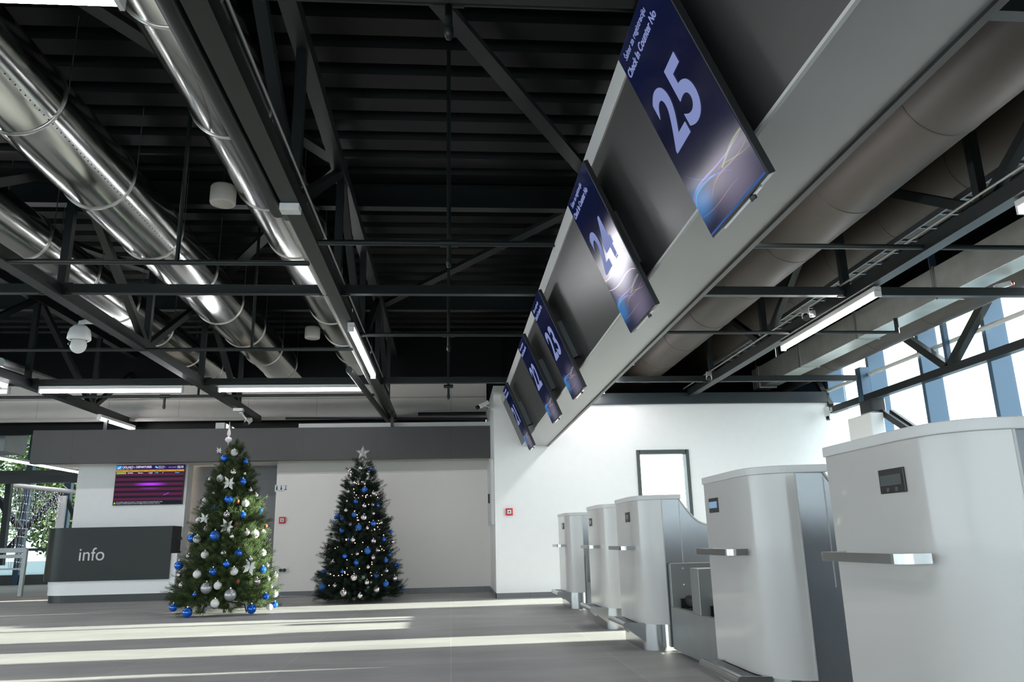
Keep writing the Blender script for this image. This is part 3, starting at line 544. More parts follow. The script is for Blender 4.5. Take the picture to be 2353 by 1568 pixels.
# ---------------------------------------------------------------- check-in desks
XP = 1.475
def bez(p, n=10):
    out = []
    for i in range(n+1):
        Q = [Vector(q) for q in p]
        while len(Q) > 1: Q = [Q[j].lerp(Q[j+1], i/n) for j in range(len(Q)-1)]
        out.append((Q[0].x, Q[0].y))
    return out
def desk(Yf, dy, label, near=False, lcdm='lcd'):
    t = thing('check_in_desk', label, 'desk', (XP, Yf, 0), 'check in desks')
    o2 = lambda p: (XP+p[0], Yf+p[1])
    arc = bez([(0, -0.44), (0.0, -0.66), (0.05, -0.745), (0.2, -0.775)], 14)
    body = [(0.2, 0), (0, 0)] + arc
    o = MB().prism([o2(p) for p in body], 'z', 0.194, 1.14).build('white_shell', 'desk', t)
    smooth(o)
    MB().box(XP+0.2, XP+0.208, Yf-0.779, Yf-0.77, 0.194, 1.14).build('joint_strip', 'trimw', t)
    # stainless cheek, its upper edge swooping down towards the clerk side
    pr = [(XP+0.208, 0.03), (XP+0.208, 1.14), (XP+0.345, 1.14)] + [(XP+a, b) for a, b in bez([(0.345, 1.14), (0.46, 0.97), (0.50, 0.925), (0.62, 0.93)], 10)][1:] + [(XP+1.15, 0.93), (XP+1.15, 0.03)]
    MB().prism(pr, 'y', Yf-0.772, Yf-0.70).build('side_cheek', 'brushedh', t)
    sw = [(XP+a, b) for a, b in bez([(0.345, 1.14), (0.46, 0.97), (0.50, 0.925), (0.62, 0.93)], 10)] + [(XP+1.15, 0.93)]
    MB().prism([(a, b+0.014) for a, b in sw] + [(a, b) for a, b in reversed(sw)], 'y', Yf-0.785, Yf-0.01).build('clerk_worktop', 'desktop', t)
    MB().box(XP+0.345, XP+0.350, Yf-0.775, Yf-0.772, 0.6, 1.12).build('seam_trim', 'trimw', t)
    MB().prism([(XP+0.209, 0.03), (XP+0.209, 1.14), (XP+0.345, 1.14), (XP+0.5, 0.93), (XP+1.15, 0.93), (XP+1.15, 0.03)], 'y', Yf-0.05, Yf).build('far_cheek', 'brushedh', t)
    top = [(0.36, 0.008), (-0.008, 0.008)] + [(a-0.008, b-0.008) for a, b in arc] + [(0.36, -0.805)]
    MB().prism([o2(p) for p in top], 'z', 1.14, 1.178).build('worktop', 'desktop', t, bevel=0.004)
    st = [(0.135+0.115*math.cos(a), -0.60+0.115*math.sin(a)) for a in [math.pi*(1+i/24) for i in range(25)]]
    o = MB().prism([o2(p) for p in st + [(0.25, -0.02), (0.02, -0.02)]], 'z', 0, 0.194).build('plinth', 'brushed', t)
    smooth(o)
    # hand rail: flat bar standing off the front
    hp = [(0, -0.575), (-0.085, -0.575), (-0.1, -0.56), (-0.1, -0.09), (-0.085, -0.075), (0, -0.075)]
    hh = [(0, -0.60), (-0.06, -0.60)] + bez([(-0.06, -0.60), (-0.105, -0.60), (-0.105, -0.55)], 6) + [(-0.105, -0.10)] + bez([(-0.105, -0.10), (-0.105, -0.06), (-0.06, -0.06)], 6) + [(0, -0.06)]
    inn = [(0, -0.585), (-0.055, -0.585)] + bez([(-0.055, -0.585), (-0.093, -0.585), (-0.093, -0.55)], 6) + [(-0.093, -0.10)] + bez([(-0.093, -0.10), (-0.093, -0.072), (-0.055, -0.072)], 6) + [(0, -0.072)]
    MB().prism([o2(p) for p in hh] + [o2(p) for p in reversed(inn)], 'z', 0.752, 0.783).build('hand_rail', 'brushed', t)
    # display with buttons
    d = thing_part('weight_display', t)
    MB().box(XP-0.005, XP+0.002, Yf+dy-0.15, Yf+dy, 0.975, 1.055).build('display_case', 'black', d, bevel=0.002)
    MB().box(XP-0.0075, XP-0.005, Yf+dy-0.135, Yf+dy-0.012, 1.0, 1.035).build('display_window', lcdm, d)
    for q in (0.045, 0.095): MB().box(XP-0.0075, XP-0.005, Yf+dy-q-0.014, Yf+dy-q, 0.98, 0.993).build('button', 'lcdoff', d)
    # foot rail
    f = thing_part('foot_rail', t)
    MB().tube([(XP-0.115, Yf-0.10, 0.185), (XP-0.115, Yf-0.68, 0.185)], 0.024, 16).build('rail_tube', 'brushed', f)
    for q in (-0.12, -0.66): MB().prism([(XP-0.10, 0.205), (XP+0.05, 0.20), (XP+0.05, 0.05), (XP-0.11, 0.165)], 'y', Yf+q-0.006, Yf+q+0.006).build('bracket', 'brushed', f)
    MB().box(XP-0.10, XP+0.06, Yf-0.66, Yf-0.12, 0.186, 0.19).build('shelf_plate', 'darkst', f)
    return t
def thing_part(name, parent):
    o = bpy.data.objects.new(name, None); COL.objects.link(o); o.parent = parent; MW[o.name] = MW[parent.name].copy(); o.empty_display_size = 0.05; return o
desk(2.95, -0.37, 'large white check in desk nearest the camera, cut by the right edge', True, 'lcdoff')
desk(4.47, -0.08, 'white check in desk directly behind the nearest one')
desk(6.95, -0.37, 'white check in desk in the middle of the row, beside the luggage conveyor', lcdm='lcdoff')
desk(8.44, -0.10, 'white check in desk second from the far wall', lcdm='lcdoff')
desk(10.79, -0.37, 'white check in desk nearest the far white wall', lcdm='lcdoff')
def conveyor(Ya, Yb, label):
    """two luggage weighing troughs between two desks, Ya far, Yb near"""
    X0, X1 = 1.69, 3.3; t = thing('luggage_conveyor', label, 'conveyor', (X0, Ya, 0), 'luggage conveyors')
    yc = Ya-0.65; walls = [(Ya-0.05, Ya), (yc-0.09, yc+0.09), (Yb, Yb+0.05)]
    MB().box(X0, X0+0.03, Yb, Ya, 0.025, 0.325).build('front_panel', 'conv', t); MB().box(X0+0.05, X1, Yb+0.02, Ya-0.02, 0.0, 0.025).build('plinth', 'darkst', t)
    for a, b in walls: MB().box(X0 if b-a > 0.1 else X0, X1, a, b, 0.325, 0.65 if a == walls[0][0] else 0.632).build('side_wall', 'conv', t, bevel=0.004)
    MB().box(X1-0.03, X1, Yb, Ya, 0.025, 0.6).build('back_panel', 'conv', t)
    MB().box(X0+0.004, X0+0.05, Yb+0.04, Ya-0.04, 0.318, 0.327).build('front_lip', 'galv2', t)
    for (a0, a1) in ((walls[1][1]+0.02, walls[0][0]-0.02), (walls[2][1]+0.02, walls[1][0]-0.02)):
        b = thing_part('belt_unit', t)
        MB().box(X0+0.14, X1-0.1, a0+0.01, a1-0.01, 0.35, 0.388).build('belt', 'belt', b)
        MB().tube([(X0+0.13, a0, 0.372), (X0+0.13, a1, 0.372)], 0.04, 20).build('end_roller', 'rubber', b)
        MB().box(X0+0.06, X1-0.1, a0, a0+0.01, 0.32, 0.39).box(X0+0.06, X1-0.1, a1-0.01, a1, 0.32, 0.39).build('belt_guide', 'black', b)
        mb = MB()
    for a, b in walls[:2]:
        for z in (0.37, 0.49, 0.61): MB().ball((X0+0.10, a-0.001, z), 0.007, 10, 6).build('rivet', 'plasticw', t)
conveyor(6.14, 4.50, 'grey steel luggage conveyor with two belts between the middle desks')
conveyor(9.97, 8.47, 'grey steel luggage conveyor between the two farthest desks')

# ---------------------------------------------------------------- information desk
YI = 13.9
def xi(x, y): return atY(x, y, YI).x
t = thing('information_desk', 'dark grey curved information desk lettered info on a white base', 'desk', (-5.8, YI, 0))
xl, xr = xi(82, 1290), xi(390, 1290); zt, zb_ = atY(240, 1212, YI).z, atY(240, 1335, YI).z
def rnd(xa, xb, ya, yb, r, inset=0.0):
    pts = [(xa+r - r*math.cos(a), ya+r - r*math.sin(a)) for a in [math.pi/2*i/10 for i in range(11)]]
    return pts + [(xb, ya), (xb, yb), (xa, yb)]
o = MB().prism(rnd(xl, xr, YI, YI+0.46, 0.42), 'z', zb_, zt).build('dark_front', mat('info_front', (0.020, 0.024, 0.022), 0.32, spec=0.25), t)
smooth(o)
o = MB().prism(rnd(xl+0.08, xr+0.10, YI+0.04, YI+0.49, 0.40), 'z', 0.12, atY(400, 1272, YI).z).build('white_base', 'white', t)
MB().prism(rnd(xl+0.10, xr+0.10, YI+0.05, YI+0.48, 0.40), 'z', 0, 0.12).build('plinth', mat('info_plinth', (0.035, 0.038, 0.038), 0.4), t)
text_mesh('info', 0.30, 'infot', 'info_lettering', t, MW[t.name].inverted() @ T(xi(180, 1276), YI-0.004, atY(205, 1276, YI).z) @ Matrix.Rotation(math.pi/2, 4, 'X'), sx=0.95, ext=0.004)
o = thing('desk_monitor', 'slim black monitor standing at the right end of the information desk', 'monitor', atY(406, 1266, YI+0.4))
MB().bar(atY(402, 1222, YI+0.35), atY(412, 1240, YI+0.35), 0.02, 0.3, (0, 1, 0)).build('screen_panel', 'black', o); mm = atY(403, 1270, YI+0.35)
MB().box(mm.x-0.06, mm.x+0.06, YI+0.3, YI+0.45, mm.z-0.01, mm.z+0.02).build('foot', 'black', o)

# ---------------------------------------------------------------- departures board
YD = 14.37
bl, br_ = atY(258, 1162, YD), atY(426, 1064, YD)
x0, x1, z0, z1 = bl.x, bl.x+1.27, bl.z, bl.z+0.74
x1 = atY(422, 1110, YD).x; z1 = min(br_.z, 2.30)
t = thing('departures_board', 'wall screen listing departures in purple rows above the information desk', 'screen', ((x0+x1)/2, YD, z0))
def board_mat():
    m, N, L, b = nodes('board_rows'); tc = N.new('ShaderNodeTexCoord'); sx = N.new('ShaderNodeSeparateXYZ'); L.new(tc.outputs['Object'], sx.inputs[0])
    a = N.new('ShaderNodeMath'); a.operation = 'MODULO'; a.inputs[1].default_value = 1/6.0
    mr = N.new('ShaderNodeMapRange'); mr.inputs[1].default_value = 0.075; mr.inputs[2].default_value = 0.60; L.new(sx.outputs[2], mr.inputs[0]); L.new(mr.outputs[0], a.inputs[0])
    g = N.new('ShaderNodeMath'); g.operation = 'LESS_THAN'; g.inputs[1].default_value = 1/11.0; L.new(a.outputs[0], g.inputs[0])
    rowc = N.new('ShaderNodeMix'); rowc.data_type = 'RGBA'; rowc.inputs[6].default_value = (0.022, 0.018, 0.028, 1); rowc.inputs[7].default_value = (0.10, 0.022, 0.06, 1); L.new(g.outputs[0], rowc.inputs[0])
    mp = N.new('ShaderNodeMapping'); mp.vector_type = 'TEXTURE'; mp.inputs['Location'].default_value = (0.02, 0, 0.355); mp.inputs['Scale'].default_value = (0.33, 1, 0.10); L.new(tc.outputs['Object'], mp.inputs[0])
    ml = N.new('ShaderNodeVectorMath'); ml.operation = 'MULTIPLY'; ml.inputs[1].default_value = (1, 0, 1); L.new(mp.outputs[0], ml.inputs[0])
    ln = N.new('ShaderNodeVectorMath'); ln.operation = 'LENGTH'; L.new(ml.outputs[0], ln.inputs[0])
    r = N.new('ShaderNodeMapRange'); r.interpolation_type = 'SMOOTHSTEP'; r.inputs[1].default_value = 1; r.inputs[2].default_value = 0; L.new(ln.outputs['Value'], r.inputs[0])
    mm = N.new('ShaderNodeMath'); mm.operation = 'MULTIPLY'; L.new(r.outputs[0], mm.inputs[0]); L.new(g.outputs[0], mm.inputs[1])
    ad = N.new('ShaderNodeMix'); ad.data_type = 'RGBA'; ad.blend_type = 'ADD'; ad.inputs[7].default_value = (0.45, 0.03, 0.9, 1); L.new(mm.outputs[0], ad.inputs[0]); L.new(rowc.outputs[2], ad.inputs[6])
    e = N.new('ShaderNodeEmission'); L.new(ad.outputs[2], e.inputs[0]); e.inputs[1].default_value = KE; L.new(e.outputs[0], N['Material Output'].inputs[0]); N.remove(b); return m
MB().box(x0, x1, YD, YD+0.045, z0, z1).build('housing', 'black', t, bevel=0.003)
W_, H_ = x1-x0, z1-z0; q = 0.008
MB().box(x0+q, x1-q, YD-0.003, YD, z0+q, z1-q).build('display_panel', board_mat(), t)
MB().box(x0+q, x1-q, YD-0.005, YD-0.003, z1-0.085, z1-q).build('header_band', emis('board_header', (0.03, 0.018, 0.10), 1.0), t)
MB().box(x0+q, x1-q, YD-0.005, YD-0.003, z1-0.122, z1-0.088).build('column_band', emis('board_amber', (0.62, 0.32, 0.05), 0.95), t)
MB().box(x0+q, x0+0.10, YD-0.007, YD-0.005, z1-0.083, z1-0.012).build('plane_icon', emis('board_icon', (0.03, 0.33, 0.8), 0.95), t)
MB().prism([(x0+0.025, z1-0.06), (x0+0.05, z1-0.04), (x0+0.09, z1-0.025), (x0+0.075, z1-0.05), (x0+0.04, z1-0.07)], 'y', YD-0.009, YD-0.007).build('plane_icon', 'txtw', t)
MB().box(x0+q+0.01, x0+0.18, YD-0.007, YD-0.003, z1-0.158, z1-0.128).build('airline_logo', emis('board_green', (0.35, 0.6, 0.12), 0.8), t)
MB().box(x0+q, x1-q, YD-0.005, YD-0.003, z0+q, z0+0.075).build('notice_band', emis('board_notice', (0.012, 0.02, 0.03), 1.0), t)
MB().prism([(x0+0.015, z0+0.02), (x0+0.055, z0+0.02), (x0+0.035, z0+0.06)], 'y', YD-0.008, YD-0.005).build('warning_icon', emis('board_yellow', (0.6, 0.6, 0.05), 0.9), t)
RX = Matrix.Rotation(math.pi/2, 4, 'X')
def bt(body, x, z, s, m='txtw', sx=1.0, bold=0.0):
    text_mesh(body, s, m, 'board_text', t, MW[t.name].inverted() @ T(x, YD-0.010, z) @ RX, bold=bold, sx=sx, ext=0.0005)
bt('ODLASCI :: DEPARTURES', x0+0.11, z1-0.04, 0.052, sx=0.88, bold=0.0012); bt('Airline   Airport   Flight', x0+0.11, z1-0.072, 0.018); bt('15:14', x1-0.135, z1-0.047, 0.06, sx=0.82, bold=0.0015)
bt('Mostly cloudy\nTemperature 8 C\nWind 5 km/h', x1-0.46, z1-0.045, 0.018); bt('Sunday, 3 December', x1-0.285, z1-0.047, 0.017)
MB().ball((x1-0.50, YD-0.008, z1-0.04), 0.018, 12, 8, (1, 0.2, 1)).build('weather_icon', 'txtc', t); MB().ball((x1-0.478, YD-0.009, z1-0.052), 0.011, 12, 8, (1, 0.2, 1)).build('weather_icon', 'txtw', t)
for x, s in ((0.02, 'Prijevoznik'), (0.21, 'Broj leta'), (0.39, 'Destinacija'), (0.55, 'Planirano'), (0.67, 'Ocekivano'), (0.79, 'Gate  Salter'), (1.03, 'Status')): bt(s, x0+x, z1-0.105, 0.021, 'txtd')
for x, s, m in ((0.21, 'QH4826', 'txtw'), (0.39, 'Eurowings', 'txtw'), (0.58, '14:20', 'txtw'), (0.68, '14:28', 'txtc'), (0.81, '4', 'txtw'), (1.03, 'Poletio', 'txtc')):
    bt(s if s != 'Eurowings' else 'Monaco', x0+x, z1-0.143, 0.026, m, bold=0.0006)
bt('Ne ostavljajte prtljagu bez nadzora i ne primajte predmete od nepoznatih osoba. Hvala.', x0+0.065, z0+0.052, 0.020, 'txtw', 1.12); bt('Passengers are kindly requested to keep their luggage with them at all times. Thank you.', x0+0.065, z0+0.027, 0.020, 'txtw', 1.05)
def streak(a, b):
    MB().bar(a, b, 0.002, 0.012, (0, 0, 1)).build('light_streak', emis('board_streak', (0.4, 0.12, 0.8), 0.8), t)
streak((x0+0.86, YD-0.006, z0+0.165), (x0+0.95, YD-0.006, z0+0.205)); streak((x0+0.56, YD-0.006, z0+0.565), (x0+0.62, YD-0.006, z0+0.535))

# ---------------------------------------------------------------- small wall things
def on_hall(x, y): return atY(x, y, YL-0.005)
t = thing('toilet_sign', 'small white toilet sign with three figures on the beige wall', 'sign', on_hall(646, 1130))
a, b = on_hall(632, 1115), on_hall(660, 1130)
MB().box(a.x, b.x, YL-0.006, YL, b.z, a.z).build('sign_plate', 'plasticw', t)
for k in range(3):
    cx = a.x+0.035+k*0.075; mb = MB().ball((cx, YL-0.008, a.z-0.018), 0.009, 10, 6, (1, 0.3, 1))
    if k < 2: mb.prism([(cx-0.012, b.z+0.025+0.0), (cx+0.012, b.z+0.025), (cx+0.009, a.z-0.03), (cx-0.009, a.z-0.03)] if k == 0 else [(cx-0.016, b.z+0.032), (cx+0.016, b.z+0.032), (cx+0.005, a.z-0.03), (cx-0.005, a.z-0.03)], 'y', YL-0.009, YL-0.006)
    else: mb.prism([(cx-0.006, b.z+0.05), (cx+0.006, b.z+0.05), (cx+0.004, a.z-0.03), (cx-0.004, a.z-0.03)], 'y', YL-0.009, YL-0.006).prism([(cx-0.018, b.z+0.028), (cx+0.018, b.z+0.028), (cx+0.014, b.z+0.045), (cx-0.014, b.z+0.045)], 'y', YL-0.009, YL-0.006)
    mb.build('figure', 'pict', t)
text_mesh('TOILET', 0.03, 'pict', 'sign_text', t, MW[t.name].inverted() @ T(a.x+0.05, YL-0.007, b.z+0.012) @ RX, ext=0.0004, space=1.3)
def alarm(p, label, sd=0.075):
    t = thing('fire_alarm_button', label, 'alarm', (p.x, p.y, p.z-0.05), 'fire alarm call points')
    MB().box(p.x-0.055, p.x+0.055, p.y-0.035, p.y, p.z-0.055, p.z+0.055).build('case', 'red', t, bevel=0.006)
    MB().box(p.x-0.03, p.x+0.03, p.y-0.037, p.y-0.035, p.z-0.028, p.z+0.03).build('glass_plate', 'plasticw', t); MB().ball((p.x, p.y-0.037, p.z), 0.012, 10, 6, (1, .3, 1)).build('button', 'black', t)
alarm(atY(649, 1196, YL), 'red fire alarm button on the beige wall between the trees'); alarm(atY(1170, 1177, YW), 'red fire alarm button on the white wall right of the corner')
p = atY(650, 1311, YL); t = thing('double_socket', 'double wall socket with black plugs on the beige wall behind the front tree', 'socket', p)
MB().box(p.x-0.10, p.x+0.09, YL-0.012, YL, p.z-0.045, p.z+0.045).build('socket_plate', 'plasticw', t, bevel=0.003)
for dx in (-0.035, 0.03): MB().tube([(p.x+dx, YL-0.05, p.z), (p.x+dx, YL-0.01, p.z)], 0.028, 16).build('plug', 'black', t)
MB().tube([(p.x-0.035, YL-0.04, p.z-0.02), (p.x-0.06, YL-0.06, p.z-0.25), (p.x-0.02, YL-0.05, 0.02), (p.x+0.4, YL-0.08, 0.012), (p.x+0.75, YL-0.06, 0.012)], 0.005, 6).build('cord', 'wirew', t)
# electrical cabinet door on the side face of the corner
t = thing('electrical_cabinet', 'narrow grey cabinet door with black handle on the side of the corner wall', 'cabinet', (0.69, 13.0, 1.1))
MB().box(0.655, 0.69, 12.55, 13.75, 1.1, 2.13).build('cabinet_frame', 'lampbody', t, bevel=0.004); MB().box(0.645, 0.655, 12.6, 13.7, 1.13, 2.10).build('cabinet_door', 'lampbody', t, bevel=0.003)
MB().box(0.615, 0.645, 12.95, 13.0, 1.45, 1.60).build('handle', 'black', t, bevel=0.004)
# ---------------------------------------------------------------- cameras, speakers, sensors
def bullet(p, d, mount, label, L=0.2, r=0.04):
    p, d, mount = Vector(p), Vector(d).normalized(), Vector(mount)
    t = thing('security_camera', label, 'security camera', p, 'bullet cameras')
    MB().bar(p-d*L*0.6, p+d*L*0.25, 2*r, 2*r*0.85).build('camera_body', 'plasticw', t, bevel=0.01)
    MB().tube([p+d*L*0.24, p+d*L*0.5], r*0.85, 16).build('lens_hood', 'black', t)
    MB().tube([p-d*L*0.15, (p-d*L*0.15+mount)/2 + Vector((0, 0, -0.01)), mount], 0.012, 10).build('arm', 'plasticw', t)
    MB().bar(mount-Vector((0, 0, 0.035)), mount+Vector((0, 0, 0.035)), 0.06, 0.06).build('mount_plate', 'plasticw', t, bevel=0.006)
bullet(atY(1107, 932, 12.0), (-1.0, -0.25, -0.55), (0.68, 12.3, 2.93), 'white bullet camera on the side of the white corner wall')
bullet(atY(569, 970, 13.2), (-0.15, -0.9, -0.5), (-3.54, 13.25, 3.06), 'small bullet camera hanging over the top of the front tree')
bullet(atX(1851, 722, 3.68), (-0.35, -0.8, -0.75), (3.86, 7.6, 3.12), 'bullet camera beside the strip lamp over the desks')
bullet(atX(1629, 866, 3.70), (-0.3, -0.8, -0.6), (3.87, 11.0, 3.12), 'bullet camera at the far end of the desk bay truss')
bullet(atX(1901, 952, 6.15), (-0.05, -0.25, -1.0), (6.27, 12.1, 2.82), 'bullet camera pointing down at the end of the facade truss', L=0.2)
p = atX(182, 775, -3.66); t = thing('dome_camera', 'large white dome camera hanging under a truss at the left', 'security camera', p)
pc = Vector((p.x, p.y, 2.80))
pc = atX(182, 775, -3.72)
MB().lathe([(0.0, 0.125), (0.055, 0.118), (0.092, 0.08), (0.106, 0.025), (0.11, -0.02), (0.10, -0.032), (0.075, -0.035)], pc, 32).build('housing', 'plasticw', t)
MB().ball(pc+Vector((0.0, 0, -0.082)), 0.077, 28, 16, (1, 1, 1.12)).build('dome', 'plasticw', t); MB().ball(pc+Vector((-0.058, -0.038, -0.075)), 0.026, 16, 10).build('lens', 'black', t)
MB().tube([pc+Vector((0, 0, 0.11)), pc+Vector((0, 0, 0.15)), pc+Vector((0.05, 0, 0.165)), Vector((-3.6, pc.y+0.05, 3.10))], 0.028, 14).build('arm', 'plasticw', t)
for x, y, X_, lb in ((513, 450, None, 'nearer round cream pendant speaker between the ducts'), (718, 766, None, 'farther round cream pendant speaker between the ducts')):
    p = atZ(x, y, 4.05); t = thing('pendant_speaker', lb, 'speaker', p, 'pendant speakers')
    MB().lathe([(0, -0.075), (0.09, -0.09), (0.11, -0.085), (0.117, -0.072), (0.117, 0.076), (0.105, 0.093), (0, 0.098)], p, 36).build('shell', 'ivory', t)
    MB().lathe([(0, -0.0925), (0.092, -0.0925), (0.092, -0.088)], p, 30).build('grille', mat('speaker_grille', (0.45, 0.43, 0.39), 0.8), t)
    for a in range(3): MB().tube([p+Vector((0.07*math.cos(a*2.1), 0.07*math.sin(a*2.1), 0.08)), p+Vector((0, 0, 0.28))], 0.003, 6).build('hanger_wire', 'steel', t)
    MB().tube([p+Vector((0, 0, 0.08)), Vector((p.x, p.y, ZD))], 0.010, 8).build('stem', 'steel', t)
def sensor(x, y, zb, lb, sx=0.13, sy=0.09, sz=0.045, X=None):
    p = atZ(x, y, zb); t = thing('detector_box', lb, 'detector', p, 'small white detector boxes')
    MB().box(p.x-sx/2, p.x+sx/2, p.y-sy/2, p.y+sy/2, zb, ZC).build('box_case', 'plasticw', t, bevel=0.005); MB().box(p.x-0.018, p.x+0.018, p.y-0.012, p.y+0.012, zb-0.003, zb).build('indicator', 'lampbody', t)
sensor(667, 488, 3.02, 'white detector box under the central truss'); sensor(548, 946, 3.02, 'white detector box under the dome camera truss above the front tree', 0.16, 0.1)
p = atX(262, 742, -3.64); t = thing('detector_box', 'white detector box on the side of the dome camera truss', 'detector', p, 'small white detector boxes')
MB().box(p.x, p.x+0.03, p.y-0.09, p.y+0.09, p.z-0.03, p.z+0.04).build('box_case', 'plasticw', t, bevel=0.004)
p = atY(2320, 655, 6.0)
t = thing('exit_light', 'small white box with red tip on the beam near the glazing', 'lamp', atY(2310, 672, 6.93)); p = atY(2318, 662, 6.93); p.z = 3.18
MB().bar(p+Vector((-0.14, 0, 0.02)), p+Vector((0.02, 0, 0.06)), 0.06, 0.05).build('case', 'lampbody', t, bevel=0.006); MB().ball(p+Vector((0.04, 0, 0.06)), 0.025, 12, 8).build('red_tip', 'red', t)

# ---------------------------------------------------------------- Christmas trees
def fir(name, label, base, prof, z0, z1, ntuft, m, needle_len=0.055, nn=34, droop=0.0, stand=True, seed=1, floorr=None):
    rg = np.random.default_rng(seed); bx, by = base
    t = thing(name, label, 'christmas tree', (bx, by, 0), 'decorated christmas trees')
    MB().tube([(bx, by, 0.05), (bx, by, z1-0.1)], [0.025, 0.01], 10).build('trunk', 'bark', t)
    zs, rs = zip(*prof)
    V = []; Fq = []; twv = MB()
    # tiers of branches
    hs = z0 + (z1-z0)*(1-np.sqrt(rg.random(ntuft)))*0.98
    for h in hs:
        ph = rg.random()*2*math.pi; R = np.interp(h, zs, rs)*(1+0.06*rg.standard_normal()+0.07*math.sin(h*19+1.5*math.sin(ph*3+seed))); fr = rg.random()**0.38
        if rg.random() < 0.30: fr = rg.uniform(0.25, 0.9)
        r0 = R*fr*0.93; up = 0.25+0.5*(h-z0)/(z1-z0)-droop*(1-(h-z0)/(z1-z0))
        d = np.array([math.cos(ph), math.sin(ph), up+rg.normal(0, 0.25)]); d[:2] += rg.normal(0, 0.35, 2); d /= np.linalg.norm(d)
        L_ = rg.uniform(0.09, 0.16)*(0.42+0.68*min(1, R/0.4)); c = np.array([bx+math.cos(ph)*r0, by+math.sin(ph)*r0, h-(0.15*max(0, fr-0.55)/0.45*max(0, 1-(h-z0)/0.8) if stand else 0)])
        a = np.cross(d, [0, 0, 1.0]); a /= (np.linalg.norm(a)+1e-6); b = np.cross(a, d)
        k = np.arange(nn); tt = k/nn; an = k*2.4+rg.random()*6; side = np.cos(an)[:, None]*a+np.sin(an)[:, None]*b
        root = c + d*(tt[:, None]*L_); nd = d*0.75+side; nd /= np.linalg.norm(nd, axis=1)[:, None]
        ln = needle_len*(1.0-0.35*tt)[:, None]*rg.uniform(0.8, 1.15, (nn, 1)); tip = root+nd*ln
        wv = np.cross(nd, d); wv /= (np.linalg.norm(wv, axis=1)[:, None]+1e-6); wd = 0.0026
        base_i = len(V)*0
        V.append(np.stack([root-wv*wd, root+wv*wd, tip+wv*wd*0.6, tip-wv*wd*0.6], 1).reshape(-1, 3))
    V = np.concatenate(V); V[:, 2] = np.maximum(V[:, 2], 0.01); n = len(V)//4
    me = bpy.data.meshes.new('foliage'); me.vertices.add(len(V)); me.vertices.foreach_set('co', (V-np.array([bx, by, 0])).astype(np.float32).ravel())
    me.loops.add(n*4); me.loops.foreach_set('vertex_index', np.arange(n*4, dtype=np.int32)); me.polygons.add(n)
    me.polygons.foreach_set('loop_start', np.arange(0, n*4, 4, dtype=np.int32)); me.polygons.foreach_set('loop_total', np.full(n, 4, dtype=np.int32)); me.update(calc_edges=True); me.materials.append(M[m])
    o = bpy.data.objects.new('foliage', me); COL.objects.link(o); o.parent = t; MW[o.name] = MW[t.name]; o['kind'] = 'stuff'
    # twigs
    mb = MB()
    for k in range(90):
        h = z0+(z1-z0)*(k/90)*0.95; R = np.interp(h, zs, rs)*0.8; ph = k*2.399
        mb.tube([(bx, by, h-0.02), (bx+math.cos(ph)*R, by+math.sin(ph)*R, h+0.02)], [0.006, 0.003], 5, caps=False)
    mb.build('branches', 'bark', t)
    if stand:
        for k in range(4):
            a = math.pi/4+k*math.pi/2+0.25; c, s = math.cos(a), math.sin(a)
            MB().tube([(bx+0.03*c, by+0.03*s, 0.14), (bx+0.26*c, by+0.26*s, 0.12), (bx+0.36*c, by+0.36*s, 0.10), (bx+0.39*c, by+0.39*s, 0.01)], 0.009, 8).build('stand_leg', 'black', t)
        MB().tube([(bx, by, 0.0), (bx, by, 0.2)], 0.022, 12).build('stand_socket', 'black', t)
    return t
TB1, TB2 = (-3.01, 11.1), (-1.40, 12.5)
P1 = [(0.08, 0.72), (0.20, 0.70), (0.30, 0.655), (0.55, 0.565), (0.85, 0.46), (1.2, 0.40), (1.55, 0.30), (1.85, 0.215), (2.05, 0.135), (2.2, 0.065), (2.34, 0.01)]
P2 = [(0.02, 0.56), (0.15, 0.62), (0.30, 0.60), (0.6, 0.52), (0.95, 0.43), (1.3, 0.36), (1.6, 0.29), (1.9, 0.20), (2.05, 0.15), (2.17, 0.11)]
fir('christmas_tree', 'taller green Christmas tree with a white spire, standing before the information desk', TB1, P1, 0.17, 2.31, 3600, 'needle', seed=3)
fir('christmas_tree', 'darker Christmas tree with a silver star, standing against the beige wall', TB2, P2, 0.05, 2.17, 3200, 'needle2', seed=5, stand=False)
def surf(px, py, tb, prof, push=0.0):
    """point where the view ray meets the outside of the tree"""
    v = ray(px, py); zs, rs = zip(*prof); best = None; bd = 1e9
    for i in range(400):
        Y = tb[1]-0.8+i*0.003; P = CC+v*(Y/v.y); R = float(np.interp(P.z, zs, rs))*0.97+push
        g = math.hypot(P.x-tb[0], P.y-tb[1])-R
        if g < 0: return P
        if g < bd: bd = g; best = P
        if Y > tb[1]: break
    return best
proto = {}
def bauble(P, r, kind, label, group):
    if kind not in proto:
        mbx = MB().ball((0, 0, 0), 1.0, 28, 18); me = bpy.data.meshes.new('bauble_'+kind); me.from_pydata([tuple(v) for v in mbx.v], [], mbx.f); me.polygons.foreach_set('use_smooth', mbx.sm); me.materials.append(M[kind])
        cm = MB().lathe([(0.0, 1.28), (0.12, 1.27), (0.16, 1.2), (0.17, 0.97)], n=12); c = bpy.data.meshes.new('bauble_cap'); c.from_pydata([tuple(v) for v in cm.v], [], cm.f); c.materials.append(M['cap'])
        proto[kind] = (me, c)
    me, c = proto[kind]; o = bpy.data.objects.new('bauble', me); COL.objects.link(o); o.location = P; o.scale = (r, r, r); tag(o, label, 'bauble', group)
    h = bpy.data.objects.new('cap', c); COL.objects.link(h); h.parent = o
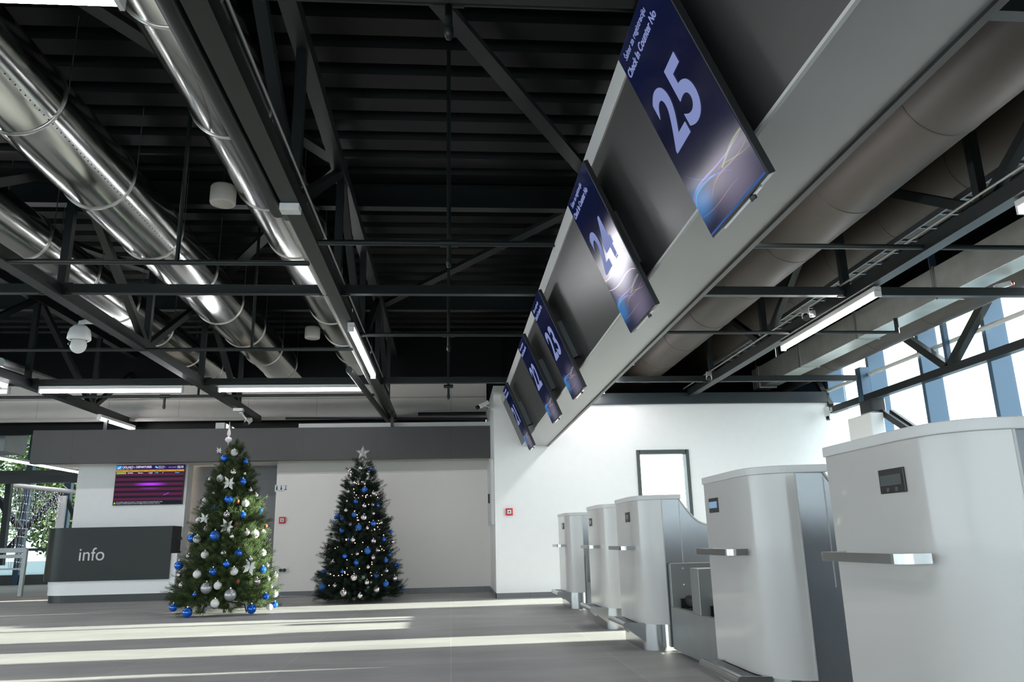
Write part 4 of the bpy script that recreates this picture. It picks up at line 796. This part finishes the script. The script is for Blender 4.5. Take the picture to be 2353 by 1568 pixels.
def decorate(data, tb, prof, ox, oy, sc, tree, names):
    for kind, lst in data.items():
        lst = sorted(lst, key=lambda a: a[1]); nm = names[kind]
        for i, (x, y, r) in enumerate(lst):
            px, py = ox+x/sc, oy+y/sc; P = surf(px, py, tb, prof, 0.01); R = max(0.014, r/sc*P.y/F_PX*1.03)
            if P.z < R*1.02: P.z = R*1.02
            bauble(P, R, kind, '%s bauble on the %s, %s highest of its %s ones' % (nm, tree, ordn(i+1), nm.split()[0]), '%s baubles on the %s' % (nm, tree))
D1 = dict(bw=[(582,295,25),(477,490,25),(366,663,25),(667,677,26),(320,806,24),(303,945,27),(362,1063,26),(304,1210,28),(580,1187,28),(737,908,30),(798,897,22),(458,1295,27),(438,1427,29),(847,1455,22),(888,1358,22),(797,1050,24)],
    bb=[(512,337,27),(666,362,22),(648,513,25),(540,645,30),(433,709,15),(645,764,24),(775,730,20),(438,920,36),(265,940,30),(613,1050,27),(167,1143,30),(523,1133,24),(423,1190,28),(796,1175,25),(285,1362,15),(818,1377,24),(887,1438,22),(712,1470,32),(229,1511,33),(125,1460,27)],
    bs=[(576,443,22),(660,455,12),(705,578,17),(743,613,20),(401,497,14),(430,598,13),(335,716,19),(525,762,24),(377,866,22),(673,896,24),(563,924,18),(503,1050,20),(240,1075,18),(753,1263,25),(838,1245,16),(890,1220,22),(860,1305,12),(187,1292,20),(170,1215,20),(829,1143,16),(703,1095,18)],
    bg=[(373,1313,38),(552,1365,40)])
decorate(D1, TB1, P1, 360, 950, 3.267, 'taller tree', dict(bw='white matt', bb='blue shiny', bs='pinkish silver', bg='large grey'))
D2 = dict(bm=[(580,495,25),(485,717,21),(525,833,27),(376,858,22),(607,1043,28),(802,1073,20),(769,1129,20),(205,1238,22),(770,1340,25),(200,1372,29)],
    bb=[(636,302,14),(502,598,20),(698,636,16),(340,723,16),(318,745,15),(378,755,18),(656,798,24),(815,872,16),(277,893,13),(752,942,18),(433,940,12),(401,1092,21),(504,1150,22),(853,1176,18),(880,1172,14),(380,1230,16),(686,1267,23),(917,1382,15)],
    bs=[(543,298,20),(607,348,14),(458,375,16),(489,430,16),(560,422,13),(435,508,20),(657,525,20),(356,553,16),(575,640,20),(651,628,16),(413,680,18),(655,705,18),(572,743,27),(452,805,16),(603,840,15),(726,789,17),(344,951,20),(474,944,22),(658,958,22),(829,962,20),(691,1041,18),(511,1070,18),(656,1105,19),(232,1094,18),(294,1147,20),(610,1192,16),(774,1225,18),(238,1000,25),(484,1286,30),(848,1293,24),(600,1328,22),(312,1356,18),(685,1392,28),(389,1423,32),(538,1449,24),(452,310,12)])
decorate(D2, TB2, P2, 690, 1000, 3.919, 'starred tree', dict(bm='matt blue', bb='shiny blue', bs='silver'))
for i, (x, y) in enumerate([(528,278),(608,660),(597,832),(820,848),(610,1265)]):
    P = surf(360+x/3.267, 950+y/3.267, TB1, P1, 0.01); c = thing('pine_cone', 'reddish brown pine cone on the taller tree, %s from its top' % ordn(i+1), 'pine cone', P, 'pine cones on the taller tree')
    mb = MB()
    for k in range(7): mb.lathe([(0.006, -0.035+k*0.01), (0.026-0.0035*k, -0.030+k*0.01), (0.006, -0.025+k*0.01)], P, 10, False)
    mb.ball(P, 0.024, 12, 8, (1, 1, 1.25)); mb.build('scales', 'cone', c)
for i, (x, y, s) in enumerate([(470,280,26),(545,525,56),(362,790,44),(530,850,60),(700,1155,62)]):
    P = surf(360+x/3.267, 950+y/3.267, TB1, P1, 0.03); s = s/3.267*P.y/F_PX
    f = thing('fabric_flower', 'white fabric flower with pointed petals on the taller tree, %s from its top' % ordn(i+1), 'flower', P, 'white flowers on the taller tree')
    for k in range(6):
        a = k*math.pi/3+i; d = Vector((math.cos(a), -0.25, math.sin(a)*0.8)).normalized(); sd = d.cross(Vector((0, -1, 0))).normalized(); L_ = s*(0.8+0.3*((k*7+i) % 3)/2)
        MB().add([P, P+d*L_*0.45+sd*s*0.22+Vector((0, -0.012, 0)), P+d*L_+Vector((0, -0.004, 0)), P+d*L_*0.45-sd*s*0.22, P+d*L_*0.5+Vector((0, -0.02, 0))], [(0, 1, 4), (1, 2, 4), (2, 3, 4), (3, 0, 4)], True).build('petal', 'petal', f, fixn=False)
P = atY(525, 1012, 11.08); t = thing('spire_topper', 'white spire topper with a ball on the taller tree', 'tree topper', P)
MB().lathe([(0.004, -0.07), (0.012, -0.03), (0.036, -0.02), (0.048, 0.005), (0.036, 0.035), (0.012, 0.045), (0.012, 0.055), (0.026, 0.085), (0.022, 0.12), (0.009, 0.165), (0.006, 0.21), (0.002, 0.26), (0, 0.262)], P, 24).build('spire', mat('topper_white', (0.8, 0.74, 0.76), 0.25), t)
P = atY(834, 1041, 12.48); t = thing('star_topper', 'glittery silver five pointed star on the starred tree', 'tree topper', P); mb = MB()
ring = [(0.115 if k % 2 == 0 else 0.05) for k in range(10)]; rp = [P+Vector((r*math.sin(k*math.pi/5), 0, r*math.cos(k*math.pi/5))) for k, r in enumerate(ring)]
mb.add(rp+[P+Vector((0, -0.03, 0)), P+Vector((0, 0.03, 0))], [(k, (k+1) % 10, 10) for k in range(10)]+[((k+1) % 10, k, 11) for k in range(10)]).build('star', 'star', t)
MB().tube([P+Vector((0, 0, -0.09)), P+Vector((0, 0, -0.2))], 0.01, 8).build('stem', 'star', t)
LT = [(436,322),(456,332),(450,352),(505,438),(525,443),(580,440),(482,487),(486,518),(505,541),(487,562),(523,567),(561,548),(590,548),(590,562),(602,540),(634,548),(684,541),(697,563),(420,595),(616,626),(490,685),(512,720),(515,745),(515,767),(525,768),(623,785),(705,772),(693,798),(712,798),(697,830),(715,850),(645,860),(668,848),(670,855),(505,856),(750,902),(563,968),(380,940),(412,940),(414,948),(493,973),(336,1010),(315,1020),(722,1003),(735,1029),(712,1041),(753,1040),(466,1075),(423,1199),(400,1232),(402,1245),(428,1258),(645,1146),(645,1165),(634,1241),(642,1267),(735,1261),(272,1253),(303,1267),(345,1267),(377,1262),(269,1162),(259,1356),(533,1205),(555,1048),(420,1125)]
t = thing('fairy_lights', 'string of tiny warm lights wound round the starred tree', 'string lights', (TB2[0], TB2[1], 1.0)); pts = []
me = bpy.data.meshes.new('bulb'); mbx = MB().ball((0, 0, 0), 0.0065, 10, 6); me.from_pydata([tuple(v) for v in mbx.v], [], mbx.f); me.materials.append(M['spark'])
for x, y in LT:
    P = surf(690+x/3.919, 1000+y/3.919, TB2, P2, 0.03); b = bpy.data.objects.new('bulb', me); COL.objects.link(b); b.parent = t; b.location = P-Vector((TB2[0], TB2[1], 1.0)); pts.append(P)
mb = MB()
for a, b in zip(pts, pts[1:]):
    if (a-b).length < 0.16: mb.tube([a, (a+b)/2+Vector((0, 0, -0.01)), b], 0.0025, 5, caps=False)
mb.build('cord', 'wire', t)

# ---------------------------------------------------------------- entrance side at the left
YG = 22.0
struct('window_2', MB().box(XL, -6.66, YG, YG+0.01, 0.05, 4.7), glassmat('entrance_glass', (0.55, 0.62, 0.62)))
portal((-10, 22.2, 2.3), 8, 4.4, (0, -1, 0))
for i, x in enumerate((-12.9, -11.3, -10.25, -9.25, -8.2)):
    tag(MB().box(x-0.08, x+0.08, YG-0.16, YG, 0, 4.7).build('mullion', 'mull', bevel=0.004), 'dark entrance mullion, %s from the left end of the entrance glazing' % ordn(i+1), 'mullion', 'mullions of the entrance glazing')
struct('trim_entrance', MB().box(XL, -6.66, YG-0.2, YG, 2.72, 2.95).box(XL, -6.66, YG-0.1, YG, 0, 0.25).box(XL, -6.66, YG-0.1, YG, 0.85, 0.92), 'frame')
a0, a1 = atY(0, 1095, 17.5), atY(0, 1112, 17.5)
lt = MB().box(XL, -6.7, 17.4, 17.6, a1.z, a0.z).build('door_header', 'black'); tag(lt, 'dark horizontal door header beam behind the information desk', 'beam')
def strut(p, q, Y, w_, lb): tag(MB().bar(atY(*p, Y), atY(*q, Y), w_, w_).build('diagonal_brace', 'steel'), lb, 'brace')
strut((-10, 1140), (52, 1222), 20.5, 0.13, 'left dark diagonal brace behind the entrance glazing')
strut((20, 1262), (52, 1225), 20.5, 0.11, 'short lower dark brace at the left edge')
strut((60, 1215), (150, 1120), 20.5, 0.10, 'dark diagonal brace rising to the right behind the light curtain')
strut((150, 1140), (180, 1205), 20.5, 0.10, 'dark diagonal brace next to the white entrance panel')
pp = MB().box(atY(128, 1200, 20).x, atY(146, 1200, 20).x, 19.98, 20.05, 0, atY(140, 1140, 20).z).build('entrance_panel', 'white'); tag(pp, 'white upright panel behind the left end of the information desk', 'panel')
dp = MB().bar(atY(22, 1112, 19), atY(2, 1300, 19), 0.12).build('door_post', 'steel'); tag(dp, 'dark door post at the left edge', 'post')
lamp(atZ(-40, 1047, 2.85), atZ(187, 1087, 2.8), 'long strip lamp beyond the left end of the grey fascia')
h = thing('handrail', 'grey metal handrail left of the information desk', 'handrail', atY(50, 1337, 16.5))
pb = atY(50, 1337, 16.5); pt = atY(60, 1262, 16.5)
MB().bar((pb.x, 16.5, 0), (pb.x, 16.5, pt.z), 0.07).build('post', 'conv', h)
for yy, hh_ in ((1265, 0.09), (1279, 0.07), (1308, 0.03)):
    z = atY(40, yy, 16.5).z; MB().box(-14, pb.x, 16.48, 16.53, z-hh_/2, z+hh_/2).build('rail', 'conv', h)
t = thing('icicle_light_curtain', 'string light curtain hanging behind the information desk', 'string lights', atY(60, 1120, 19.5)); mb = MB(); bl_ = MB(); rg = random.Random(3)
for i in range(34):
    x = 24+i*3.6; top = atY(x, 1117+i*0.35, 19.5); L_ = rg.uniform(0.5, 1.3) if not 45 < x < 80 else 1.9
    p0 = top; q_ = [p0]
    for k in range(1, 8): q_.append(Vector((top.x+rg.uniform(-0.03, 0.03), 19.5, top.z-L_*k/7)))
    mb.tube(q_, 0.005, 4, caps=False)
    for k in range(10): pz = top.z-L_*k/10; bl_.ball((top.x+rg.uniform(-0.03, 0.03), 19.47, pz), 0.008, 5, 4)
mb.build('wires', 'wirew', t); o = bl_.build('bulbs', 'icebulb', t); o['kind'] = 'stuff'
MB().tube([atY(20, 1114, 19.5), atY(182, 1132, 19.5)], 0.05, 8).build('top_bar', 'lampbody', t)
gb = MB().box(atY(-30, 1010, 16).x, atY(38, 1010, 16).x, 15.6, 16.4, atY(20, 1042, 16).z, atY(20, 993, 16).z).build('duct_box', 'conv'); tag(gb, 'pale grey duct box at the left edge above the entrance', 'duct')
# planting outside the entrance
def bush(x, y, r, h, label, n=2600, seed=1):
    rg = np.random.default_rng(seed); t = thing('garden_tree', label, 'tree', (x, y, -0.2), 'trees outside the entrance'); MB().tube([(x, y, -0.22), (x, y, h*0.6)], [0.12, 0.05], 8).build('trunk', 'bark', t)
    mb = MB()
    for _ in range(n):
        d = rg.normal(0, 1, 3); d /= np.linalg.norm(d); q_ = rg.random()**0.4; c = Vector((x+d[0]*r*q_, y+d[1]*r*q_, h*0.55+d[2]*h*0.5*q_)); a = Vector(rg.normal(0, 1, 3)).normalized(); b = a.orthogonal().normalized(); s = 0.10
        mb.add([c-a*s, c+b*s*0.5, c+a*s, c-b*s*0.5], [(0, 1, 2, 3)])
    o = mb.build('crown', 'leaf', t, fixn=False); o['kind'] = 'stuff'
bush(-17.5, 28, 1.9, 6.5, 'leftmost green tree outside the entrance glazing', seed=1, n=9500); bush(-13.4, 29, 1.9, 6.8, 'green tree outside, seen through the light curtain', seed=2, n=9500)
bush(-9.2, 30, 1.9, 6.6, 'green tree outside, right of the light curtain', seed=3, n=9000); bush(-21.5, 38, 3.0, 9, 'large tree far outside at the left', seed=4, n=8000); bush(-14.5, 40, 3.2, 9, 'large tree far outside behind the light curtain', seed=5, n=8000)
